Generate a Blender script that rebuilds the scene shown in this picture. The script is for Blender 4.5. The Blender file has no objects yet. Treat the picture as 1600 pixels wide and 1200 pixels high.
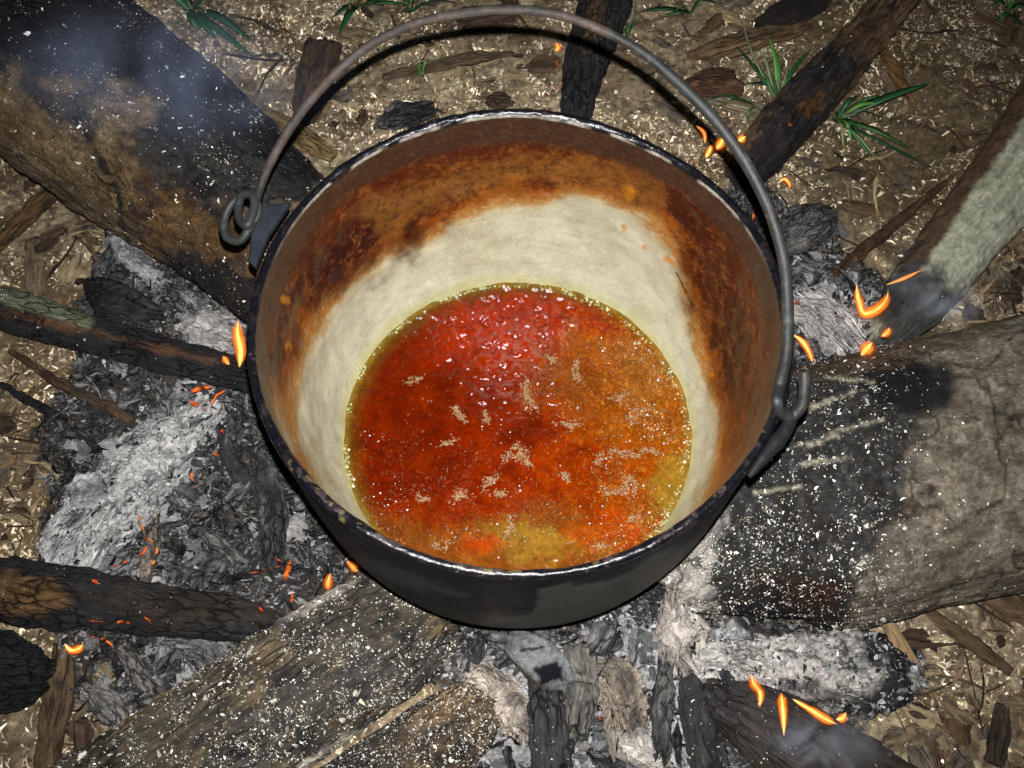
import bpy, math, random
import numpy as np
PI = math.pi
RNG = np.random.default_rng(7)
random.seed(7)
S = bpy.context.scene
COL = S.collection

# ------------------------------------------------------------------ camera, world, flash, exposure
FOC = 1700.0                      # focal length in pixels of a 1600 px wide picture
PITCH = math.radians(62)
CAM = np.array([-.005, -.421, .988])
cd = bpy.data.cameras.new('camera'); cam = bpy.data.objects.new('camera', cd); COL.objects.link(cam)
cam.location = CAM; cam.rotation_euler = (PI/2-PITCH, 0, 0)
cd.sensor_width = 36; cd.lens = 36*FOC/1600; cd.clip_start = .01; cd.clip_end = 100
S.camera = cam

w = bpy.data.worlds.new("World"); S.world = w; w.use_nodes = True
nt = w.node_tree; bg = nt.nodes['Background']
sky = nt.nodes.new('ShaderNodeTexSky'); sky.sky_type = 'NISHITA'; sky.sun_disc = False
sky.sun_elevation = math.radians(4); sky.sun_rotation = math.radians(200)
nt.links.new(sky.outputs[0], bg.inputs[0]); bg.inputs[1].default_value = .02

# the camera's own flash: a small lamp a few centimetres above the lens, the photograph's only strong light
ld = bpy.data.lights.new('camera_flash', 'SPOT'); ld.energy = 84; ld.shadow_soft_size = .004
ld.color = (.98, .985, 1.0); ld.spot_size = math.radians(86); ld.spot_blend = 1.0
lo = bpy.data.objects.new('camera_flash', ld); COL.objects.link(lo)
FW = np.array([0, math.cos(PITCH), -math.sin(PITCH)]); UP = np.array([0, math.sin(PITCH), math.cos(PITCH)])
lo.location = CAM + UP*.033 + np.array([.004, 0, 0]) ; lo.rotation_euler = (PI/2-PITCH, 0, 0)

S.cycles.max_bounces = 6; S.cycles.diffuse_bounces = 3; S.cycles.glossy_bounces = 3; S.cycles.transparent_max_bounces = 12; S.cycles.volume_bounces = 0
vs = S.view_settings
vs.view_transform = 'Standard'; vs.look = 'None'; vs.exposure = 0; vs.gamma = 1; vs.use_curve_mapping = False

# ------------------------------------------------------------------ numeric helpers
def proj(p):
    q = np.asarray(p, float)-CAM; z = q@FW
    return 800+FOC*q[..., 0]/z, 600-FOC*(q@UP)/z

def P(px, py, z=0.0):
    """point of the place at height z that the photograph shows at pixel px, py"""
    d = FW+np.array([(px-800)/FOC, 0, 0])-UP*(py-600)/FOC
    return CAM+d*((z-CAM[2])/d[2])

def depth(p): return float((np.asarray(p)-CAM)@FW)

def _h(ix, iy, iz, s):
    n = (ix*374761393+iy*668265263+iz*2147483647+s*1274126177) & 0xffffffff
    n = ((n ^ (n >> 13))*1274126177) & 0xffffffff
    n = ((n ^ (n >> 15))*2246822519) & 0xffffffff
    return ((n ^ (n >> 16)) & 0xffff)/32767.5-1

def vn(p, s=0):
    p = np.asarray(p, float); i = np.floor(p).astype(np.int64); f = p-i; f = f*f*f*(f*(f*6-15)+10)
    x, y, z = i[..., 0], i[..., 1], i[..., 2]; a, b, c = f[..., 0], f[..., 1], f[..., 2]
    def L(u, v, t): return u+(v-u)*t
    return L(L(L(_h(x, y, z, s), _h(x+1, y, z, s), a), L(_h(x, y+1, z, s), _h(x+1, y+1, z, s), a), b),
             L(L(_h(x, y, z+1, s), _h(x+1, y, z+1, s), a), L(_h(x, y+1, z+1, s), _h(x+1, y+1, z+1, s), a), b), c)

def fbm(p, s=0, o=4, g=.5):
    p = np.asarray(p, float); r = 0; a = 1; t = 0
    for k in range(o):
        r = r+a*vn(p*2.03**k+k*17.3, s+k); t += a; a *= g
    return r/t*1.4

def ridge(p, s=0, o=3):
    p = np.asarray(p, float); r = 0; a = 1; t = 0
    for k in range(o):
        r = r+a*(1-np.abs(vn(p*2.1**k+k*9.1, s+k))*2); t += a; a *= .55
    return r/t

def sstep(a, b, x):
    t = np.clip((x-a)/(b-a), 0, 1); return t*t*(3-2*t)

def sdpoly(x, y, poly):
    """signed distance in pixels, positive inside"""
    poly = np.asarray(poly, float); d = np.full(x.shape, 1e9); ins = np.zeros(x.shape, bool)
    for i in range(len(poly)):
        ax, ay = poly[i]; bx, by = poly[(i+1) % len(poly)]
        ex, ey = bx-ax, by-ay; L = ex*ex+ey*ey+1e-9
        t = np.clip(((x-ax)*ex+(y-ay)*ey)/L, 0, 1)
        d = np.minimum(d, np.hypot(x-ax-t*ex, y-ay-t*ey))
        c = ((ay > y) != (by > y)); c &= x < (bx-ax)*(y-ay)/(by-ay+1e-12)+ax
        ins ^= c
    return np.where(ins, d, -d)

def srgb(r, g, b):
    c = np.array([r, g, b], float)/255
    return np.where(c <= .04045, c/12.92, ((c+.055)/1.055)**2.4)

class Paint:
    """real colour of a surface, point by point: stains, char, ash, peeled bark"""
    def __init__(s, V, base):
        s.V = V; s.x, s.y = proj(V); s.c = np.tile(np.array(base, float), (len(V), 1))
    def w(s, shape, soft=10, warp=15, ws=18, seed=0, cut=0):
        if shape[0] == 'e':
            _, cx, cy, a, b, ang = shape; t = math.radians(ang)
            u = (s.x-cx)*math.cos(t)+(s.y-cy)*math.sin(t); v = -(s.x-cx)*math.sin(t)+(s.y-cy)*math.cos(t)
            d = (1-np.hypot(u/a, v/b))*min(a, b)
        elif shape[0] == 'l':
            pts = shape[1]; wd = shape[2]; d = np.full(s.x.shape, 1e9)
            for (ax, ay), (bx, by) in zip(pts[:-1], pts[1:]):
                ex, ey = bx-ax, by-ay; t = np.clip(((s.x-ax)*ex+(s.y-ay)*ey)/(ex*ex+ey*ey), 0, 1)
                d = np.minimum(d, np.hypot(s.x-ax-t*ex, s.y-ay-t*ey))
            d = wd-d
        else:
            d = sdpoly(s.x, s.y, shape[1])
        if warp:
            k = np.abs(d-cut) < soft+warp*1.6; d = d.copy()
            if k.any(): d[k] += warp*fbm(s.V[k]*1000/ws, seed, 4, .6)
        return sstep(-soft, soft, d-cut)
    def mix(s, wt, colr, amt=1.0):
        wt = (wt*amt)[:, None]; s.c = s.c*(1-wt)+np.array(colr, float)*wt
    def lay(s, shape, colr, amt=1.0, **k): s.mix(s.w(shape, **k), colr, amt)
    def mot(s, colr, sc=20, lo=.1, hi=.6, amt=1., seed=3, stretch=None, T=None):
        q = (s.V if T is None else T)*1000/sc
        if stretch is not None: q = q*np.array(stretch)
        s.mix(sstep(lo, hi, fbm(q, seed, 5, .6)), colr, amt)
    def gain(s, sc=12, amt=.3, seed=9, T=None, stretch=None):
        q = (s.V if T is None else T)*1000/sc
        if stretch is not None: q = q*np.array(stretch)
        s.c = s.c*np.clip(1+amt*fbm(q, seed, 4, .65), .15, 2)[:, None]

def mesh(name, V, F, mat, parent=None, C=None, T=None, smooth=True, extra=None):
    """V: n x 3, F: quads or triangles (array) or list of them; world coordinates"""
    me = bpy.data.meshes.new(name)
    Fs = F if isinstance(F, list) else [F]
    Fs = [np.asarray(f, np.int32) for f in Fs if len(f)]
    nl = sum(f.size for f in Fs); nf = sum(len(f) for f in Fs)
    me.vertices.add(len(V)); me.vertices.foreach_set('co', np.asarray(V, np.float32).ravel())
    me.loops.add(nl); me.polygons.add(nf)
    me.loops.foreach_set('vertex_index', np.concatenate([f.ravel() for f in Fs]))
    tot = np.concatenate([np.full(len(f), f.shape[1], np.int32) for f in Fs])
    st = np.concatenate([[0], np.cumsum(tot)[:-1]]).astype(np.int32)
    me.polygons.foreach_set('loop_start', st)
    me.polygons.foreach_set('use_smooth', np.full(nf, smooth))
    me.update(calc_edges=True)
    if C is not None:
        C = np.asarray(C, np.float32); a = me.attributes.new('Col', 'FLOAT_COLOR', 'POINT')
        C4 = np.ones((len(V), 4), np.float32); C4[:, :C.shape[1]] = C; a.data.foreach_set('color', C4.ravel())
    a = me.attributes.new('T', 'FLOAT_VECTOR', 'POINT')
    a.data.foreach_set('vector', np.asarray(V if T is None else T, np.float32).ravel())
    if extra is not None:
        a = me.attributes.new('E', 'FLOAT', 'POINT'); a.data.foreach_set('value', np.asarray(extra, np.float32))
    me.materials.append(mat); me.validate()
    o = bpy.data.objects.new(name, me); COL.objects.link(o)
    if parent is not None: o.parent = parent
    return o

def origin_to(o, p):
    """move a mesh's origin to p without moving its surface"""
    p = np.asarray(p, float); me = o.data; n = len(me.vertices)
    a = np.empty(n*3, np.float32); me.vertices.foreach_get('co', a)
    me.vertices.foreach_set('co', (a.reshape(-1, 3)-p).astype(np.float32).ravel()); me.update()
    o.location = p

def tag(o, label=None, cat=None, group=None, kind=None):
    if label: o['label'] = label
    if cat: o['category'] = cat
    if group: o['group'] = group
    if kind: o['kind'] = kind
    return o

def empty(name, loc, label, cat, group=None):
    o = bpy.data.objects.new(name, None); COL.objects.link(o); o.location = loc; o.empty_display_size = .02
    return tag(o, label, cat, group)

def under(o, parent):
    """parent keeping the world position (parent is an unrotated empty)"""
    o.parent = parent; o.location = [a-b for a, b in zip(o.location, parent.location)]; return o

def gridfaces(n, m, closed):
    i = np.arange(n-1)[:, None]; j = np.arange(m if closed else m-1)[None, :]; j2 = (j+1) % m
    return np.stack([i*m+j, (i+1)*m+j, (i+1)*m+j2, i*m+j2], -1).reshape(-1, 4)

# ------------------------------------------------------------------ materials
def surf(name, rough=.8, spec=.4, sc=400., amt=.35, bump=.4, bdist=.002, stretch=(1, 1, 1), metal=0., coat=0.,
         rvar=0., colour=None, speck=None, sc2=90., coatr=.1, crack=None):
    """painted base colour ('Col') broken up by fine procedural grain and relief"""
    m = bpy.data.materials.new(name); m.use_nodes = True; t = m.node_tree; N = t.nodes; L = t.links
    b = N['Principled BSDF']; b.inputs['Roughness'].default_value = rough; b.inputs['Metallic'].default_value = metal
    b.inputs['Specular IOR Level'].default_value = spec
    b.inputs['Coat Weight'].default_value = coat; b.inputs['Coat Roughness'].default_value = coatr
    at = N.new('ShaderNodeAttribute'); at.attribute_name = 'T'
    mp = N.new('ShaderNodeMapping'); mp.inputs['Scale'].default_value = stretch; L.new(at.outputs['Vector'], mp.inputs[0])
    n1 = N.new('ShaderNodeTexNoise'); n1.inputs['Scale'].default_value = sc; n1.inputs['Detail'].default_value = 6
    n1.inputs['Roughness'].default_value = .7; L.new(mp.outputs[0], n1.inputs[0])
    n2 = N.new('ShaderNodeTexNoise'); n2.inputs['Scale'].default_value = sc2; n2.inputs['Detail'].default_value = 5
    n2.inputs['Roughness'].default_value = .65; L.new(mp.outputs[0], n2.inputs[0])
    mr = N.new('ShaderNodeMapRange'); mr.inputs[1].default_value = .3; mr.inputs[2].default_value = .7
    mr.inputs[3].default_value = 1-amt; mr.inputs[4].default_value = 1+amt; L.new(n1.outputs[0], mr.inputs[0])
    mr2 = N.new('ShaderNodeMapRange'); mr2.inputs[1].default_value = .3; mr2.inputs[2].default_value = .7
    mr2.inputs[3].default_value = 1-amt*.8; mr2.inputs[4].default_value = 1+amt*.8; L.new(n2.outputs[0], mr2.inputs[0])
    mu = N.new('ShaderNodeMath'); mu.operation = 'MULTIPLY'; L.new(mr.outputs[0], mu.inputs[0]); L.new(mr2.outputs[0], mu.inputs[1])
    vm = N.new('ShaderNodeVectorMath'); vm.operation = 'SCALE'; L.new(mu.outputs[0], vm.inputs['Scale'])
    if colour is None:
        ca = N.new('ShaderNodeAttribute'); ca.attribute_name = 'Col'; L.new(ca.outputs['Color'], vm.inputs[0])
    else: vm.inputs[0].default_value = colour
    out = vm.outputs[0]; crk = None
    if crack:
        cm = N.new('ShaderNodeMapping'); cm.inputs['Scale'].default_value = (crack[1], 1, 1); L.new(at.outputs['Vector'], cm.inputs[0])
        wn = N.new('ShaderNodeTexNoise'); wn.inputs['Scale'].default_value = crack[0]*1.3; wn.inputs['Detail'].default_value = 3; L.new(cm.outputs[0], wn.inputs[0])
        wm = N.new('ShaderNodeVectorMath'); wm.operation = 'MULTIPLY_ADD'; L.new(wn.outputs['Color'], wm.inputs[0]); wm.inputs[1].default_value = (.7/crack[0],)*3; L.new(cm.outputs[0], wm.inputs[2])
        vo = N.new('ShaderNodeTexVoronoi'); vo.feature = 'DISTANCE_TO_EDGE'; vo.inputs['Scale'].default_value = crack[0]; L.new(wm.outputs[0], vo.inputs[0])
        cr = N.new('ShaderNodeMapRange'); cr.inputs[1].default_value = 0; cr.inputs[2].default_value = .12; cr.inputs[3].default_value = 1-crack[2]; cr.inputs[4].default_value = 1; L.new(vo.outputs['Distance'], cr.inputs[0])
        nm = N.new('ShaderNodeTexNoise'); nm.inputs['Scale'].default_value = 22; nm.inputs['Detail'].default_value = 2; L.new(at.outputs['Vector'], nm.inputs[0])
        nr_ = N.new('ShaderNodeMapRange'); nr_.inputs[1].default_value = crack[3]; nr_.inputs[2].default_value = crack[3]+.12; L.new(nm.outputs[0], nr_.inputs[0])
        cx = N.new('ShaderNodeMix'); cx.data_type = 'FLOAT'; L.new(nr_.outputs[0], cx.inputs[0]); cx.inputs[2].default_value = 1; L.new(cr.outputs[0], cx.inputs[3])
        crk = cx.outputs[0]; v2 = N.new('ShaderNodeVectorMath'); v2.operation = 'SCALE'; L.new(out, v2.inputs[0]); L.new(crk, v2.inputs['Scale']); out = v2.outputs[0]
    if speck:
        v = N.new('ShaderNodeTexVoronoi'); v.inputs['Scale'].default_value = speck[0]; L.new(at.outputs['Vector'], v.inputs[0])
        r = N.new('ShaderNodeMapRange'); r.inputs[1].default_value = speck[1]; r.inputs[2].default_value = speck[1]*.6
        r.inputs[3].default_value = 0; r.inputs[4].default_value = 1; L.new(v.outputs['Distance'], r.inputs[0])
        mx = N.new('ShaderNodeMix'); mx.data_type = 'RGBA'; mx.inputs[7].default_value = (*speck[2], 1)
        L.new(r.outputs[0], mx.inputs[0]); L.new(out, mx.inputs[6]); out = mx.outputs[2]
    L.new(out, b.inputs['Base Color'])
    if rvar:
        rr = N.new('ShaderNodeMapRange'); rr.inputs[1].default_value = .3; rr.inputs[2].default_value = .7
        rr.inputs[3].default_value = max(.03, rough-rvar); rr.inputs[4].default_value = rough+rvar
        L.new(n2.outputs[0], rr.inputs[0]); L.new(rr.outputs[0], b.inputs['Roughness'])
    bp = N.new('ShaderNodeBump'); bp.inputs['Strength'].default_value = bump; bp.inputs['Distance'].default_value = bdist
    ad = N.new('ShaderNodeMath'); ad.operation = 'ADD'; L.new(n1.outputs[0], ad.inputs[0]); L.new(n2.outputs[0], ad.inputs[1])
    hh = ad.outputs[0]
    if crk is not None:
        a3 = N.new('ShaderNodeMath'); a3.operation = 'MULTIPLY_ADD'; L.new(crk, a3.inputs[0]); a3.inputs[1].default_value = 1.2; L.new(hh, a3.inputs[2]); hh = a3.outputs[0]
    L.new(hh, bp.inputs['Height']); L.new(bp.outputs[0], b.inputs['Normal'])
    return m

def glow(name, strength, edge=.55, rim_col=(1, .17, .01), soft=.25):
    """light of a flame: hot core, orange border that thins out to nothing"""
    m = bpy.data.materials.new(name); m.use_nodes = True; t = m.node_tree; N = t.nodes; L = t.links
    N.remove(N['Principled BSDF']); out = N['Material Output']
    at = N.new('ShaderNodeAttribute'); at.attribute_name = 'Col'
    lw = N.new('ShaderNodeLayerWeight'); lw.inputs[0].default_value = .5
    m1 = N.new('ShaderNodeMapRange'); m1.inputs[1].default_value = soft; m1.inputs[2].default_value = .8; L.new(lw.outputs['Facing'], m1.inputs[0])
    mc = N.new('ShaderNodeMix'); mc.data_type = 'RGBA'; mc.inputs[7].default_value = (*[c*.5 for c in rim_col], 1); L.new(m1.outputs[0], mc.inputs[0]); L.new(at.outputs['Color'], mc.inputs[6])
    em = N.new('ShaderNodeEmission'); em.inputs[1].default_value = strength; L.new(mc.outputs[2], em.inputs[0])
    tr = N.new('ShaderNodeBsdfTransparent')
    mr = N.new('ShaderNodeMapRange'); mr.inputs[1].default_value = edge; mr.inputs[2].default_value = 1; L.new(lw.outputs['Facing'], mr.inputs[0])
    tn = N.new('ShaderNodeTexNoise'); tn.inputs['Scale'].default_value = 160; ta = N.new('ShaderNodeAttribute'); ta.attribute_name = 'T'; L.new(ta.outputs['Vector'], tn.inputs[0])
    ad = N.new('ShaderNodeMath'); ad.operation = 'MULTIPLY_ADD'; L.new(tn.outputs[0], ad.inputs[0]); ad.inputs[1].default_value = .5; ad.inputs[2].default_value = -.2
    ia = N.new('ShaderNodeMath'); ia.operation = 'SUBTRACT'; ia.inputs[0].default_value = 1; L.new(at.outputs['Alpha'], ia.inputs[1])
    a0 = N.new('ShaderNodeMath'); a0.operation = 'ADD'; L.new(ad.outputs[0], a0.inputs[0]); L.new(ia.outputs[0], a0.inputs[1]); ad = a0
    a2 = N.new('ShaderNodeMath'); a2.operation = 'ADD'; a2.use_clamp = True; L.new(ad.outputs[0], a2.inputs[0]); L.new(mr.outputs[0], a2.inputs[1])
    mx = N.new('ShaderNodeMixShader'); L.new(a2.outputs[0], mx.inputs[0]); L.new(em.outputs[0], mx.inputs[1]); L.new(tr.outputs[0], mx.inputs[2])
    L.new(mx.outputs[0], out.inputs[0]); return m

M = dict(
    ground=surf('soil_and_sawdust', .95, .2, 700, .55, .8, .003, sc2=160),
    chips=surf('wood_shavings', .75, .35, 900, .3, .3, .001),
    log=surf('weathered_log_bark', .85, .2, 420, .6, 1., .005, (1, 1, 1), sc2=110, crack=(75, .45, .65, .5)),
    wood=surf('split_wood', .8, .25, 420, .55, 1., .004, (.12, 1, 1), sc2=130, crack=(120, .12, .6, .45)),
    char=surf('charred_wood', .65, .3, 420, .6, 1., .005, (.2, 1, 1), sc2=120, crack=(110, .4, .75, .42)),
    ash=surf('wood_ash', .95, .1, 800, .45, 1., .004, sc2=170, crack=(190, .4, .6, .5)),
    coal=surf('charcoal', .55, .35, 520, .7, 1., .004, (.22, 1, 1), sc2=160, crack=(150, .35, .75, .38)),
    pot_in=surf('stained_aluminium', .31, .4, 800, .16, .18, .001, (.5, 1, 1), metal=.16, rvar=.1, sc2=60, speck=(70, .035, (.03, .02, .01))),
    pot_out=surf('sooty_metal', .5, .12, 500, .3, .25, .001, rvar=.1, sc2=60),
    rim=surf('blackened_rim', .24, .6, 300, .5, .35, .001, rvar=.08, sc2=100),
    bail=surf('worn_iron_wire', .5, .3, 500, .3, .4, .001, sc2=100),
    syrup=surf('boiling_syrup', .13, .34, 300, .25, .2, .002, sc2=60),
    bubble=surf('froth_bubble', .15, .35, 400, .1, .0, .0001),
    logs=surf('weathered_smooth_log', .85, .2, 420, .5, .8, .0035, (.6, 1, 1), sc2=110, crack=(60, .5, .5, .56)),
    post=surf('pale_split_face', .85, .2, 420, .35, .5, .003, (.3, 1, 1), sc2=110),
    glint=surf('glint_metal', .22, .8, 400, .05, .0, .0001, metal=.9),
    foam=surf('pale_foam', .6, .4, 900, .3, .8, .001, sc2=300),
    leaf=surf('grass_blade', .5, .5, 500, .25, .2, .001, (.2, 1, 1)),
    halo=glow('flame_glow', .5, -1.2, (1, .12, .01), soft=.0), body=glow('flame_body', 2.1, -.35, (1, .10, .005), soft=.0),
    flame=glow('flame', 5.5, .0, (1, .3, .03), soft=.1), ember=glow('ember', 1.1, .4, (.4, .02, .004)),
)

# ------------------------------------------------------------------ terrain height
HEAPS = []
FWZ = []
def heap_add(poly, hgt, soft=35, seed=0): HEAPS.append((np.asarray(poly, float), hgt, soft, seed))
heap_add([(170, 340), (250, 400), (330, 440), (420, 500), (470, 700), (560, 880), (560, 960), (420, 1010), (330, 1060), (230, 1120), (170, 1150), (100, 1090), (110, 1040), (60, 900), (90, 780), (60, 680), (110, 600), (120, 480)], .024, 60, 1)
heap_add([(520, 820), (1130, 820), (1180, 960), (1390, 1000), (1400, 1060), (1330, 1110), (1330, 1260), (700, 1260), (700, 1080), (600, 960)], .028, 50, 2)
heap_add([(1130, 280), (1210, 300), (1300, 340), (1340, 420), (1400, 470), (1420, 540), (1300, 620), (1180, 700), (1100, 500)], .026, 50, 3)
heap_add([(380, 500), (420, 380), (620, 280), (1000, 280), (1180, 330), (1230, 500), (1180, 780), (800, 1000), (520, 850)], .02, 50, 4)

def heap_mask(x, y, i):
    poly, hgt, soft, seed = HEAPS[i]
    V = np.stack([x, y, 0*x], -1); px, py = proj(V)
    d = sdpoly(px, py, poly)+26*fbm(V*22, 40+seed, 4, .6)
    return sstep(-soft*.3, soft, d)

def H(x, y):
    x = np.asarray(x, float); y = np.asarray(y, float); V = np.stack([x, y, 0*x], -1)
    h = .010*fbm(V*9, 1, 4)+.0035*fbm(V*60, 2, 3)
    for i in range(len(HEAPS)):
        h = h+heap_mask(x, y, i)*HEAPS[i][1]*(.75+.5*fbm(V*26, 50+i, 3))
    return h
_gx = np.arange(-1.1, 1.1, .005); _gy = np.arange(-.8, 1.3, .005); _XX, _YY = np.meshgrid(_gx, _gy, indexing='ij')
_HH = H(_XX.ravel(), _YY.ravel()).reshape(_XX.shape)
PALEASH = [[(165, 335), (240, 375), (285, 450), (215, 450)], [(285, 480), (385, 500), (388, 562), (300, 566)], [(275, 592), (345, 600), (360, 690), (260, 800), (215, 900), (85, 890), (95, 750), (180, 735), (235, 660)],
    [(700, 1040), (800, 1010), (1120, 960), (1180, 1000), (1400, 1000), (1390, 1100), (1130, 1060), (1130, 1220), (740, 1220)], [(1230, 430), (1330, 420), (1400, 500), (1340, 560), (1240, 580)], [(120, 1060), (215, 1100), (205, 1160), (150, 1120)], [(290, 990), (360, 1000), (350, 1060), (240, 1100)]]
def pale_ash(V):
    px, py = proj(V); w_ = np.zeros(len(V))
    for po in PALEASH:
        d_ = sdpoly(px, py, po); w_ = np.maximum(w_, sstep(-26, 22, d_))
    return w_
def H1(x, y):
    if not (-1.09 < x < 1.08 and -.79 < y < 1.28): return 0.
    u = (x-_gx[0])/.005; v = (y-_gy[0])/.005; i, j = int(u), int(v); u -= i; v -= j
    return float(_HH[i, j]*(1-u)*(1-v)+_HH[i+1, j]*u*(1-v)+_HH[i, j+1]*(1-u)*v+_HH[i+1, j+1]*u*v)

# ------------------------------------------------------------------ ground: one sheet, fine in the middle
def axisvals(a, b, step, far):
    core = np.arange(a, b, step); out = []; s = step; x = b
    while x < far: out.append(x); s *= 1.25; x += s
    lo = []; s = step; x = a-step
    while x > -far: lo.append(x); s *= 1.25; x -= s
    return np.array(lo[::-1]+list(core)+out)
xs = axisvals(-.76, .76, .0027, 12); ys = axisvals(-.36, .86, .0027, 12)
X, Y = np.meshgrid(xs, ys, indexing='ij')
V = np.stack([X, Y, 0*X], -1).reshape(-1, 3)
near = (np.abs(V[:, 0]) < 1.2) & (np.abs(V[:, 1]-.2) < 1.2)
V[near, 2] = H(V[near, 0], V[near, 1])
V[:, 2] += .0016*fbm(V*330, 5, 2)*near
pg = Paint(V, srgb(150, 132, 104))
pg.mot(srgb(116, 98, 74), 60, -.1, .5, .7, 11); pg.mot(srgb(192, 176, 142), 14, .1, .6, .8, 12); pg.mot(srgb(70, 56, 42), 9, .3, .7, .8, 13); pg.mot(srgb(84, 68, 50), 34, .1, .3, .7, 14)
# darker, browner soil towards the top right and at the left edge
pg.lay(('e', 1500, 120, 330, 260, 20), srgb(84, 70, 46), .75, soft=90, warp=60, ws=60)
pg.lay(('e', 60, 640, 120, 210, 0), srgb(105, 84, 56), .6, soft=50, warp=40, ws=40)
pal_ = pale_ash(V)
for i in range(3):
    m_ = heap_mask(V[:, 0], V[:, 1], i)
    pg.mix(sstep(.02, .5, m_+.25*fbm(V*70, 60+i, 4, .7)), (.035, .031, .029), .93)
    pg.mix(sstep(.0, .5, m_-.25)*sstep(.45, .75, .62*pal_+.35*fbm(V*60, 70+i, 5, .65)+.15), (.50, .485, .47), .9)
pg.gain(7, .35, 15)
# soot-dark ring under the pot
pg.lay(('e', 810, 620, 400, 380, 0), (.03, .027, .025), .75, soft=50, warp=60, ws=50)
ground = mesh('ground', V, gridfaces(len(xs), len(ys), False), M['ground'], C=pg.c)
tag(ground, kind='structure')

# ------------------------------------------------------------------ scattering small stuff (shavings, ash flakes, crumbs)
def slivers(name, pts, nrm, length, width, thick, cols, mat, parent=None, label=None, curl=.25, seed=0, kind='stuff'):
    """many small bent slivers as one mesh; pts n x 3, nrm n x 3"""
    r = np.random.default_rng(seed); n = len(pts)
    a = r.normal(size=(n, 3)); a -= (a*nrm).sum(1)[:, None]*nrm; a /= np.linalg.norm(a, axis=1)[:, None]+1e-9
    b = np.cross(nrm, a); tilt = r.normal(0, .28, n)[:, None]; a2 = a+nrm*tilt; b2 = b+nrm*r.normal(0, .3, n)[:, None]
    L = length[:, None]; W = width[:, None]; Tk = thick[:, None]
    cv = nrm*(curl*r.uniform(-1, 1, n)[:, None]*L); c = pts+nrm*Tk*.6
    sk = r.uniform(-.35, .35, (n, 1))*L*.3
    vs_ = []
    for sx, wd in ((-1, .35), (0, 1), (1, .25)):
        m = c+a2*L*.5*sx+(cv if sx == 0 else 0)*1.0+b2*sk*(1 if sx == 0 else 0)
        vs_ += [m+b2*W*.5*wd, m-b2*W*.5*wd, m-nrm*Tk]
    V = np.stack(vs_, 1).reshape(-1, 3)
    base = np.arange(n)[:, None]*9
    q = []
    for s_ in (0, 3):
        for i, j in ((0, 1), (1, 2), (2, 0)): q.append(base+np.array([[s_+j, s_+i, s_+3+i, s_+3+j]]))
    Q = np.concatenate(q, 0)
    T3 = np.concatenate([base+np.array([[0, 1, 2]]), base+np.array([[8, 7, 6]])], 0)
    C = np.repeat(cols, 9, 0)
    o = mesh(name, V, [Q, T3], mat, parent, C=C, smooth=False)
    if parent is None: tag(o, label, None, None, kind)
    else: o['kind'] = kind
    return o

def pick(cols, n, r, var=.25):
    c = np.array(cols)[r.integers(0, len(cols), n)]; return c*np.exp(r.normal(0, var, (n, 1)))

def ground_normals(x, y):
    e = .002; h = H(x, y); nx = -(H(x+e, y)-h)/e; ny = -(H(x, y+e)-h)/e
    n = np.stack([nx, ny, np.ones_like(nx)], -1); return h, n/np.linalg.norm(n, axis=1)[:, None]

r = np.random.default_rng(21)
n = 150000
x = r.uniform(-.74, .74, n); y = r.uniform(-.36, .84, n)
px, py = proj(np.stack([x, y, 0*x], -1)); keep = (px > -60) & (px < 1660) & (py > -60) & (py < 1260)
hm = np.maximum.reduce([heap_mask(x, y, i) for i in range(4)])
clump = fbm(np.stack([x, y, 0*x], -1)*16, 90, 4)
keep &= (hm < .15) & (r.random(n) < .12+1.1*sstep(-.3, .3, clump)) & (np.hypot(px-800, (py-600)*1.1) > 320)
x, y = x[keep], y[keep]; n = len(x); h, nr = ground_normals(x, y)
cols = pick([srgb(222, 204, 170), srgb(198, 178, 142), srgb(158, 138, 106), srgb(236, 226, 200), srgb(120, 98, 72), srgb(92, 72, 54), srgb(172, 156, 128)], n, r)
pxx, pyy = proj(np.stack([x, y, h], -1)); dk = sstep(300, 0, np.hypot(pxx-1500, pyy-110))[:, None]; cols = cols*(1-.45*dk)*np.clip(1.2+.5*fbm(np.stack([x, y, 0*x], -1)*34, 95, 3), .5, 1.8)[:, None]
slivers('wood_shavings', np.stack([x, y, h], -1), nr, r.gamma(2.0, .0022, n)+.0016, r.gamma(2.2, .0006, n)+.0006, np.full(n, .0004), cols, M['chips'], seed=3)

# ash flakes and charcoal crumbs in the fire bed
n = 110000
x = r.uniform(-.6, .6, n); y = r.uniform(-.36, .6, n)
hm = np.maximum.reduce([heap_mask(x, y, i) for i in range(3)])
px, py = proj(np.stack([x, y, 0*x], -1))
keep = (hm > .2) & (px > -60) & (px < 1660) & (py < 1260) & (np.hypot(x, y) > .12)
x, y = x[keep], y[keep]; n = len(x); h, nr = ground_normals(x, y)
white = fbm(np.stack([x, y, 0*x], -1)*40, 71, 4, .6)+r.normal(0, .2, n) > .42-.68*pale_ash(np.stack([x, y, 0*x], -1))
wc = pick([(.46, .45, .44), (.62, .60, .57), (.28, .275, .28), (.40, .38, .36)], n, r, .25); bc = pick([(.03, .03, .033), (.05, .05, .055), (.10, .095, .09)], n, r, .3)
Lh = r.gamma(1.6, .0018, n)+.0012
slivers('ash_flakes', np.stack([x, y, h], -1)[white], nr[white], Lh[white], Lh[white]*r.uniform(.35, .9, white.sum()), np.full(white.sum(), .0008), wc[white], M['ash'], seed=5)
bl = ~white
slivers('charcoal_crumbs', np.stack([x, y, h], -1)[bl], nr[bl], Lh[bl]*1.3, Lh[bl]*r.uniform(.3, .8, bl.sum()), Lh[bl]*.3, bc[bl], M['coal'], seed=6)
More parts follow.
